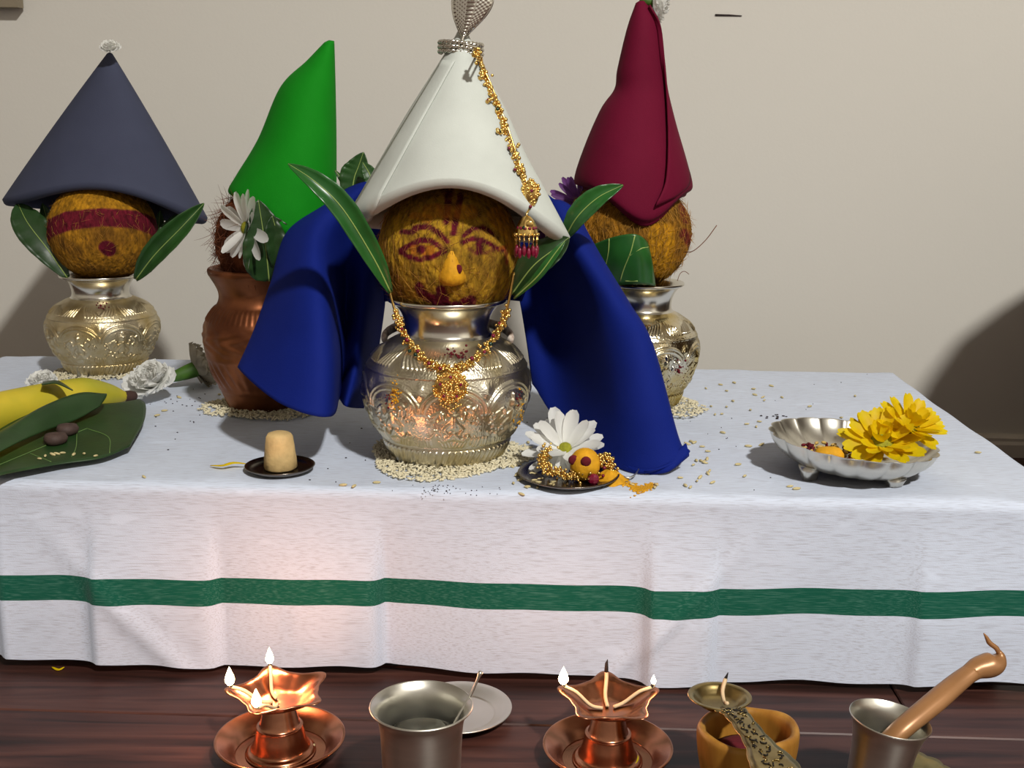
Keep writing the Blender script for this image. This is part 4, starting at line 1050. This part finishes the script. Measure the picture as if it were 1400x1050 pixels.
o = obj('turmeric_root', MB().tube(catmull([np.array(p) for p in (inb(1116, 628, .008), inb(1128, 624, .011), inb(1142, 625, .011), inb(1150, 628, .009))], 14), [.004, .006, .0075, .008, .008, .008, .008, .008, .0085, .008, .008, .007, .006, .005, .003], 12), M['turmeric']); tag(o, 'turmeric root piece lying inside the fluted bowl', 'turmeric')
mix = MB(); mix2 = MB()
for k in range(110):
    a = random.uniform(0, 6.28); r_ = .03*math.sqrt(random.random()); p = bo_ + Vector((-.008 + r_*math.cos(a), .004+r_*math.sin(a), .0045 + .007*random.random()))
    (mix if k % 3 else mix2).ell(p, (.0032, .0014, .0014), 6, 4, Matrix.Rotation(random.uniform(0, 6.28), 3, 'Z') @ Matrix.Rotation(random.gauss(0, .3), 3, 'Y'))
o = obj('rice_offering', mix, M['grain_b']); tag(o, 'loose rice grains at the bottom of the fluted bowl', 'rice', kind='stuff')
o = obj('kumkum_crumbs', mix2, M['kumkum']); tag(o, 'dark red kumkum crumbs in the fluted bowl', 'kumkum', kind='stuff')

# ------------------------------------------------------------------ rice
gmesh = MB().ell((0, 0, 0), (.0031, .0012, .0010), 8, 6); gmb = obj('paddy_grain', gmesh, M['rice'], None, org=(0, 0, 0)); gdata = gmb.data; COL.objects.unlink(gmb); bpy.data.objects.remove(gmb)
def grain(p, lab, grp, m=None):
    o = bpy.data.objects.new('paddy_grain', gdata); COL.objects.link(o); o.location = p; o.rotation_euler = (0, random.gauss(0, .12), random.uniform(0, PI)); s_ = random.uniform(.8, 1.15); o.scale = (s_, s_, s_)
    tag(o, lab, 'grain', grp)
spots = []
def scatter(n, x0, y0, x1, y1):
    for _ in range(n): spots.append((random.uniform(x0, x1), random.uniform(y0, y1)))
for p in ((965, 533), (985, 527), (1002, 548), (1030, 533), (1045, 548), (1069, 544), (1107, 557), (1169, 543), (987, 567), (1021, 580), (1034, 584), (988, 593), (960, 611), (945, 604), (1041, 610), (1023, 612), (952, 631), (970, 646), (1009, 638), (1018, 654), (953, 659), (944, 668), (1080, 666), (1089, 669), (1150, 573), (1265, 535), (1337, 620), (1380, 612),
          (469, 664), (484, 665), (515, 661), (197, 654), (702, 663), (715, 658), (735, 668), (757, 665), (725, 640), (700, 640), (713, 672), (864, 663), (930, 655), (897, 664), (895, 668), (728, 620), (722, 608), (750, 600),
          (215, 570), (225, 563), (245, 545), (300, 540)): spots.append(p)
scatter(26, 700, 635, 760, 672); scatter(10, 950, 520, 1060, 600); scatter(12, 935, 600, 975, 670)
for px, py in spots:
    p = on_cloth(px, py, .0011)
    if p.z < TABLE_Z - .002 or p.x > TX1 - .01: continue
    if px < 330: lab = 'loose paddy grain on the tablecloth near the carnations'
    elif px < 600: lab = 'loose paddy grain on the tablecloth between jaggery plate and central rice bed'
    elif px < 855: lab = 'loose paddy grain on the tablecloth beside the jewellery plate'
    elif px < 935: lab = 'loose paddy grain in front of the blue cloth end'
    elif py > 600 and px < 1060: lab = 'loose paddy grain between the blue cloth end and the fluted bowl'
    elif px < 1120 and py < 600: lab = 'loose paddy grain between the bright silver pot and the fluted bowl'
    elif py > 660: lab = 'loose paddy grain in front of the fluted bowl'
    else: lab = 'loose paddy grain behind the fluted bowl'
    grain(p, lab, 'paddy grains scattered on the tablecloth')
for px, py in ((54, 629), (62, 625), (72, 623), (78, 622), (86, 621), (101, 623), (115, 622), (131, 625)):
    p = hit(TL1, px, py, .0012)
    if p: grain(p, 'paddy grain lying on the large betel leaf', 'paddy grains on the betel leaf')
def pile(c, r0, r1, n, label, seed):
    rr = random.Random(seed); mb = MB()
    for _ in range(n):
        a = rr.uniform(0, 6.28); r_ = r0 + (r1*(1+.12*math.sin(3*a+seed)) - r0)*rr.random()**1.2
        h = .0048*(1-(r_-r0)/(r1-r0))*rr.random()
        R = Matrix.Rotation(rr.uniform(0, 6.28), 3, 'Z') @ Matrix.Rotation(rr.gauss(0, .4), 3, 'Y')
        mb.ell(c + Vector((r_*math.cos(a), r_*math.sin(a), .0008 + max(0, h))), (.0026, .0009, .0009), 5, 4, R)
    o = obj('rice_bed', mb, M['rice_pile']); tag(o, label, 'rice', kind='stuff')
pile(POTC, .038, .066, 2600, 'bed of raw rice under the large central pot', 1); pile(POTL, .03, .056, 1300, 'bed of raw rice under the yellowed silver pot', 2)
pile(POTR, .03, .062, 1500, 'bed of raw rice under the bright silver pot', 3); pile(POTK, .028, .055, 1500, 'bed of raw rice under the copper pot', 4)
sm = MB()
def specks(n, x, y, sx, sy, s0=.0004, s1=.0011):
    for _ in range(n):
        p = on_cloth(random.gauss(x, sx), random.gauss(y, sy), .0004)
        if p.z < TABLE_Z - .004: continue
        sm.ell(p, (random.uniform(s0, s1), random.uniform(s0, s1), .0004), 5, 4)
specks(60, 620, 669, 30, 2.5, .0003, .0006); specks(26, 265, 552, 25, 10); specks(18, 215, 580, 30, 30); specks(14, 1062, 571, 10, 2, .0008, .0018); specks(25, 1050, 590, 120, 40, .0003, .0007); specks(26, 760, 590, 25, 12); specks(12, 440, 640, 60, 25)
o = obj('seed_specks', sm, M['speck']); tag(o, 'tiny dark seed specks sprinkled over the white tablecloth', 'specks', kind='stuff')

# ------------------------------------------------------------------ oil lamps on the floor
def flame(p, h, w_, parent, name='flame', e=.10):
    mb = MB().lathe([(0, -h*.16), (w_*.55, -h*.10), (w_*.95, h*.08), (w_, h*.22), (w_*.8, h*.45), (w_*.42, h*.72), (w_*.12, h*.93), (0, h)], 16, p)
    o = obj(name, mb, M['flame'], parent)
    L_ = bpy.data.lights.new('flame_light', 'POINT'); L_.energy = e; L_.color = (1., .40, .22); L_.shadow_soft_size = .004
    lo_ = bpy.data.objects.new('flame_light', L_); COL.objects.link(lo_); lo_.parent = parent; lo_.location = p + Vector((0, 0, h*1.15)) - rootloc(parent)
def oil_lamp(C, th0, label, lit, dead, traylabel, rx=1.):
    tr = thing('copper_tray', traylabel, 'tray', C)
    obj('tray_dish', MB().lathe([tuple(p) for p in catmull([np.array(p) for p in ((0, .001), (.028, .001), (.031, .002), (.036, .008), (.0415, .0128), (.0428, .0132), (.0432, .0142), (.0422, .0148), (.0408, .0142), (.0350, .0095), (.0300, .0038), (.027, .0030), (0, .0030))], 70)], 96, C), M['copper_lamp'], tr)
    B = C + Vector((0, 0, .0032))
    t = thing('oil_lamp', label, 'lamp', B)
    obj('pedestal', MB().lathe([tuple(p) for p in catmull([np.array(p) for p in ((0, 0), (.0215, 0), (.0225, .0012), (.0215, .0026), (.0188, .0042), (.0165, .0120), (.0150, .0185), (.0152, .0195), (.0135, .0205), (.0118, .0262), (.0102, .0325), (.0095, .0345))], 70)], 72, B), M['copper_lamp'], t)
    zt = .0335
    def star(r, z, th):
        k = min(1, max(0, (r-.010)/.014)); c = abs(math.cos(2.5*(th-th0)))
        return (r*(1 + .03*k + .36*k*c**4), z + .0012*k*c**8 - .0004*k*(1-c))
    obj('lamp_bowl', MB().lathe([tuple(p) for p in catmull([np.array(p) for p in ((0, zt-.001), (.008, zt-.001), (.013, zt+.001), (.0185, zt+.005), (.0228, zt+.0098), (.0252, zt+.0108), (.0255, zt+.0114), (.0245, zt+.0116), (.0222, zt+.0106), (.0175, zt+.0062), (.012, zt+.0028), (0, zt+.0020))], 60)], 180, B, star), M['copper_lamp'], t)
    def at(a, r, z): return B + Vector((r*math.cos(a), r*math.sin(a), zt+z))
    for a, h, w_, e in lit:
        wk = [at(a+.25, .004, .0035), at(a+.2, .012, .0048), at(a+.05, .022, .0118), at(a, .0305, .0142), at(a, .0315, .0165)]
        k = obj('wick', MB().tube(catmull([np.array(p) for p in wk], 14), .0012, 6), M['wick'], t); obj('wick_tip', MB().tube([wk[-2], wk[-1]], .0013, 6), M['char'], k)
        flame(at(a, .0315, .0172), h, w_, t, e=e)
    for a in dead:
        wk = [at(a+.25, .003, .0035), at(a+.1, .014, .0058), at(a, .024, .0130), at(a, .0265, .0165)]
        k = obj('wick', MB().tube(catmull([np.array(p) for p in wk], 14), .0013, 6), M['wick'], t); obj('wick_tip', MB().tube([wk[-1], wk[-1]+Vector((0, 0, .006)), wk[-1]+Vector((.0006, 0, .009))], [.0016, .0012, .0002], 6), M['char'], k)
    return t
R_ = math.radians
LA = T(384, 1033, 0); LB = T(830, 1044, 0)
oil_lamp(LA, R_(40), 'copper star oil lamp with three burning wicks', [(R_(184), .0115, .0032, .10), (R_(112), .0105, .0028, .10), (R_(256), .0110, .0032, .10)], [], 'round copper tray under the lamp with three flames')
oil_lamp(LB, R_(18), 'copper star oil lamp with one charred wick and two flames', [(R_(162), .0110, .0034, .08), (R_(18), .0060, .0017, .02)], [R_(90)], 'round copper tray under the lamp with a charred wick')
loose_petal('yellow petal scrap lying on the tray under the charred wick', [T(868, 1044, .006), T(869, 1039, .006), T(872, 1033, .006)], .0018)
for px, py in ((383, 1037), (391, 1040), (413, 1030), (427, 1021)):
    grain(T(px, py, .0046), 'rice grain lying in the tray under the three flames', 'rice grains in the copper tray')

# ------------------------------------------------------------------ tumblers, plates, bowl and ladles on the floor
c0 = T(576, 966, .071); TC0 = Vector((c0.x, c0.y, 0))
tm = thing('tumbler', 'wide steel tumbler of water between the two lamps', 'tumbler', TC0)
obj('cup_wall', MB().lathe([tuple(p) for p in catmull([np.array(p) for p in ((0, 0), (.0215, 0), (.0225, .001), (.0238, .030), (.0250, .055), (.0268, .0655), (.0300, .0705), (.0312, .0715), (.0310, .0724), (.0298, .0722), (.0262, .067), (.0243, .056), (.0232, .03), (.0218, .003), (0, .003))], 100)], 96, TC0), M['steel'], tm)
wt = obj('water', MB().lathe([(0, .0035), (.0212, .0035), (.0225, .03), (.0238, .050), (.0236, .0506), (0, .0506)], 64, TC0), M['water']); tag(wt, 'water standing inside the wide steel tumbler', 'water')
sp = thing('small_spoon', 'thin steel spoon leaning on the tumbler rim', 'spoon', TC0 + Vector((.018, 0, .052)))
h_ = [TC0 + Vector((.006, -.004, .030)), TC0 + Vector((.020, .004, .058)), TC0 + Vector((.0292, .010, .0735)), TC0 + Vector((.0335, .012, .083)), TC0 + Vector((.0355, .013, .088))]
obj('handle', MB().tube(catmull([np.array(p) for p in h_], 16), [.0009]*13+[.0011, .0014, .0016, .0013], 8), M['steel'], sp)
obj('spoon_bowl', MB().ell(h_[0], (.006, .004, .002), 12, 8), M['steel'], sp)
pp2 = T(628, 972, .004); pp2.z = .0006
spl = thing('steel_plate', 'shallow steel plate lying behind the wide tumbler', 'plate', pp2)
obj('plate_dish', MB().lathe([tuple(p) for p in catmull([np.array(p) for p in ((0, 0), (.022, 0), (.027, .0012), (.034, .005), (.0372, .0062), (.0378, .0070), (.0370, .0074), (.0335, .0064), (.0265, .0028), (.022, .0014), (0, .0014))], 70)], 96, pp2), M['steel'], spl)

wb0 = T(1022, 1000, .050); WB = Vector((wb0.x, wb0.y, 0))
wbw = thing('wooden_bowl', 'yellow wooden bowl holding dark red kumkum under the brass ladle', 'bowl', WB)
def wbf(r, z, th): return (r*(1+.015*math.sin(3*th+1)), z + (.0025*math.sin(th+2.4)+.0008*math.sin(4*th))*(z/.05))
obj('bowl_shell', MB().lathe([tuple(p) for p in catmull([np.array(p) for p in ((0, 0), (.018, 0), (.0215, .003), (.0265, .018), (.0300, .035), (.0312, .048), (.0305, .0525), (.0280, .0535), (.0255, .050), (.0250, .036), (.0225, .018), (.017, .009), (0, .008))], 80)], 72, WB, wbf), M['woodbowl'], wbw)
o = obj('kumkum_fill', MB().lathe([(0, .041), (.010, .040), (.018, .0365), (.0240, .034), (.022, .0245), (0, .022)], 36, WB, lambda r, z, th: (r*(1+.03*math.sin(5*th)), z)), M['kumkum']); tag(o, 'dark red kumkum powder heaped inside the wooden bowl', 'kumkum')
# brass ladle lying across it
ldz = .060
LC = T(984, 953, .064); LE1 = T(1008, 978, .066); LE2 = T(1036, 1014, .067); LE3 = T(1064, 1054, .068); LE4 = T(1088, 1090, .067)
axis = (LE3 - LC).normalized(); nrm = Vector((0, 0, 1)); sidev = axis.cross(nrm).normalized(); nrm = sidev.cross(axis).normalized()
bl_ = thing('brass_ladle', 'brass lamp ladle with filigree handle lying across the wooden bowl', 'ladle', LC)
Rm = Matrix((sidev, axis, nrm)).transposed()
obj('dish', MB().lathe([tuple(p) for p in catmull([np.array(p) for p in ((0, -.0062), (.010, -.0058), (.0145, -.003), (.0172, -.0002), (.0196, .0004), (.0200, .0009), (.0194, .0013), (.0168, .0008), (.0138, -.002), (.0095, -.0046), (0, -.005))], 60)], 64, LC, None, Rm), M['brass'], bl_)
hp = catmull([np.array(p) for p in (LC + axis*.017, LE1, LE2, LE3, LE4)], 60); rows = []
hws = []
for i, p in enumerate(hp):
    t = i/60; w1 = .0092 - .0026*math.sin(PI*min(1, t*1.5)) + (.0036*math.exp(-((t-.70)/.12)**2)) + .0008*abs(math.sin(t*PI*9))
    hws.append(w1); rows.append([Vector(p) + sidev*k*w1 for k in np.linspace(-1, 1, 7)])
hnd = solid(obj('handle', MB().grid(rows), M['brass'], bl_), .0014); hnd['label'] = 'pierced filigree brass handle'
fg = MB(); dk = MB(); rr = random.Random(4)
for i in range(3, 59, 2):
    for s_ in (-1, 1):
        w1 = hws[i]*.72; c_ = Vector(hp[i]) + sidev*s_*rr.uniform(.12, .9)*w1 + nrm*.0010
        a0 = rr.uniform(0, 6.28); L_ = rr.uniform(.0012, .0024)
        pts = [c_ + (sidev*math.cos(a0+k*.9) + axis*math.sin(a0+k*.9))*L_ for k in range(4)]
        (dk if (i//2 + (s_ > 0)) % 2 else fg).tube(pts, .00042, 4)
for i in range(2, 58, 2):
    c_ = Vector(hp[i]) + sidev*rr.uniform(-.6, .6)*hws[i] + nrm*.00085; a0 = rr.uniform(0, 3.14); d_ = sidev*math.cos(a0) + axis*math.sin(a0)
    dk.tube([c_ - d_*.0016, c_, c_ + d_*.0016 + axis*.0005], .00045, 4)
o = obj('scroll_relief', fg, M['brass'], hnd); o['kind'] = 'stuff'
o = obj('pierced_slots', dk, mat('tarnish_black', srgb(30, 24, 18), rough=.8), hnd); o['kind'] = 'stuff'
for s_ in (-1, 1): obj('edge_bead', MB().tube([Vector(p) + sidev*s_*w1 for p, w1 in zip(hp, hws)], .0008, 6), M['brass'], hnd)
wk = [LC + axis*.013 + nrm*.002, LC + axis*.003 - nrm*.002 + sidev*(-.002), LC - axis*.006 - sidev*.004 + nrm*.001, LC - axis*.012 - sidev*.008 + nrm*.006]
k = obj('wick', MB().tube(catmull([np.array(p) for p in wk], 14), .0013, 6), M['wick'], bl_); obj('wick_tip', MB().tube([wk[-1], wk[-1] - sidev*.002 - axis*.001 + nrm*.004], [.0013, .0003], 6), M['char'], k)

# narrow cup with spoon, on a scalloped brass plate
sp0 = T(1236, 1066, 0); 
bpz = thing('scalloped_plate', 'scalloped brass plate under the narrow steel cup', 'plate', sp0)
obj('plate_dish', MB().lathe([(0, .0004), (.024, .0004), (.031, .002), (.0335, .003), (.0335, .0038), (.0305, .003), (.024, .0016), (0, .0016)], 160, sp0, lambda r, z, th: (r*(1+(.06*abs(math.sin(th*8))-.03 if r > .026 else 0)), z)), M['brass'], bpz)
c1 = T(1209, 991, .060); CB = Vector((c1.x, c1.y, .0020))
CR2 = Matrix.Rotation(R_(7), 3, 'Y')
cu = thing('cup', 'narrow flared steel cup holding the tan spoon', 'cup', CB)
obj('cup_wall', MB().lathe([tuple(p) for p in catmull([np.array(p) for p in ((0, 0), (.0165, 0), (.0178, .001), (.0182, .020), (.0190, .040), (.0212, .053), (.0240, .0595), (.0244, .0602), (.0238, .0606), (.0205, .0545), (.0182, .040), (.0175, .02), (.0168, .003), (0, .003))], 90)], 84, CB + Vector((-.004, 0, .002)), None, CR2), M['steel'], cu)
o = obj('water', MB().lathe([(0, .0035), (.0165, .0035), (.0172, .02), (.0178, .038), (.0176, .0386), (0, .0386)], 56, CB + Vector((-.004, 0, .002)), None, CR2), M['water']); tag(o, 'water inside the narrow flared steel cup', 'water')
us = thing('ritual_spoon', 'tan copper ritual spoon with hooked tip standing in the narrow cup', 'spoon', CB + Vector((.005, 0, .03)))
Dq = CB.y
shp = [V(1210, 1018, Dq-.004), V(1236, 994, Dq+.000), V(1275, 962, Dq+.012), V(1308, 934, Dq+.024), V(1330, 917, Dq+.030)]
obj('shaft', MB().tube(catmull([np.array(p) for p in shp], 24), [.0066 + .0009*min(1, i/12) - .0014*max(0, (i-14)/10) for i in range(25)], 16, flat=.8), M['hornspoon'], us)
hdp = [V(1318, 927, Dq+.027), V(1334, 915, Dq+.031), V(1350, 910, Dq+.033), V(1362, 905, Dq+.034), V(1367, 897, Dq+.035), V(1366, 890, Dq+.035)]
obj('scoop', MB().tube(catmull([np.array(p) for p in hdp], 24), [.0058, .0058, .006, .0062, .0065, .007, .0074, .0078, .008, .0082, .0083, .0083, .0081, .0078, .0074, .0068, .0062, .0055, .0047, .004, .0034, .0028, .0022, .0018, .0014], 16, flat=.9), M['hornspoon'], us)
tpx = [V(1366, 893, Dq+.035), V(1362, 886, Dq+.035), V(1353, 879, Dq+.035), V(1349, 872, Dq+.035), V(1345, 866, Dq+.035)]
obj('hooked_tip', MB().tube(catmull([np.array(p) for p in tpx], 16), [.0016]*10 + [.0014, .0013, .0012, .001, .0008, .0006, .0004], 8), M['hornspoon'], us)
# short dark scratch on the wall
wsx = [V(992, 12, 1.395), V(1012, 12.5, 1.395), V(1030, 13.5, 1.395)]
ws = [Vector((p.x, rp_(p.x, WALL_Y, 0).y - .0006, p.z)) for p in wsx]
o = obj('wall_thread', MB().tube(ws, [.0011, .0010, .0005], 6), M['speck']); tag(o, 'short dark thread stuck high on the wall', 'thread')
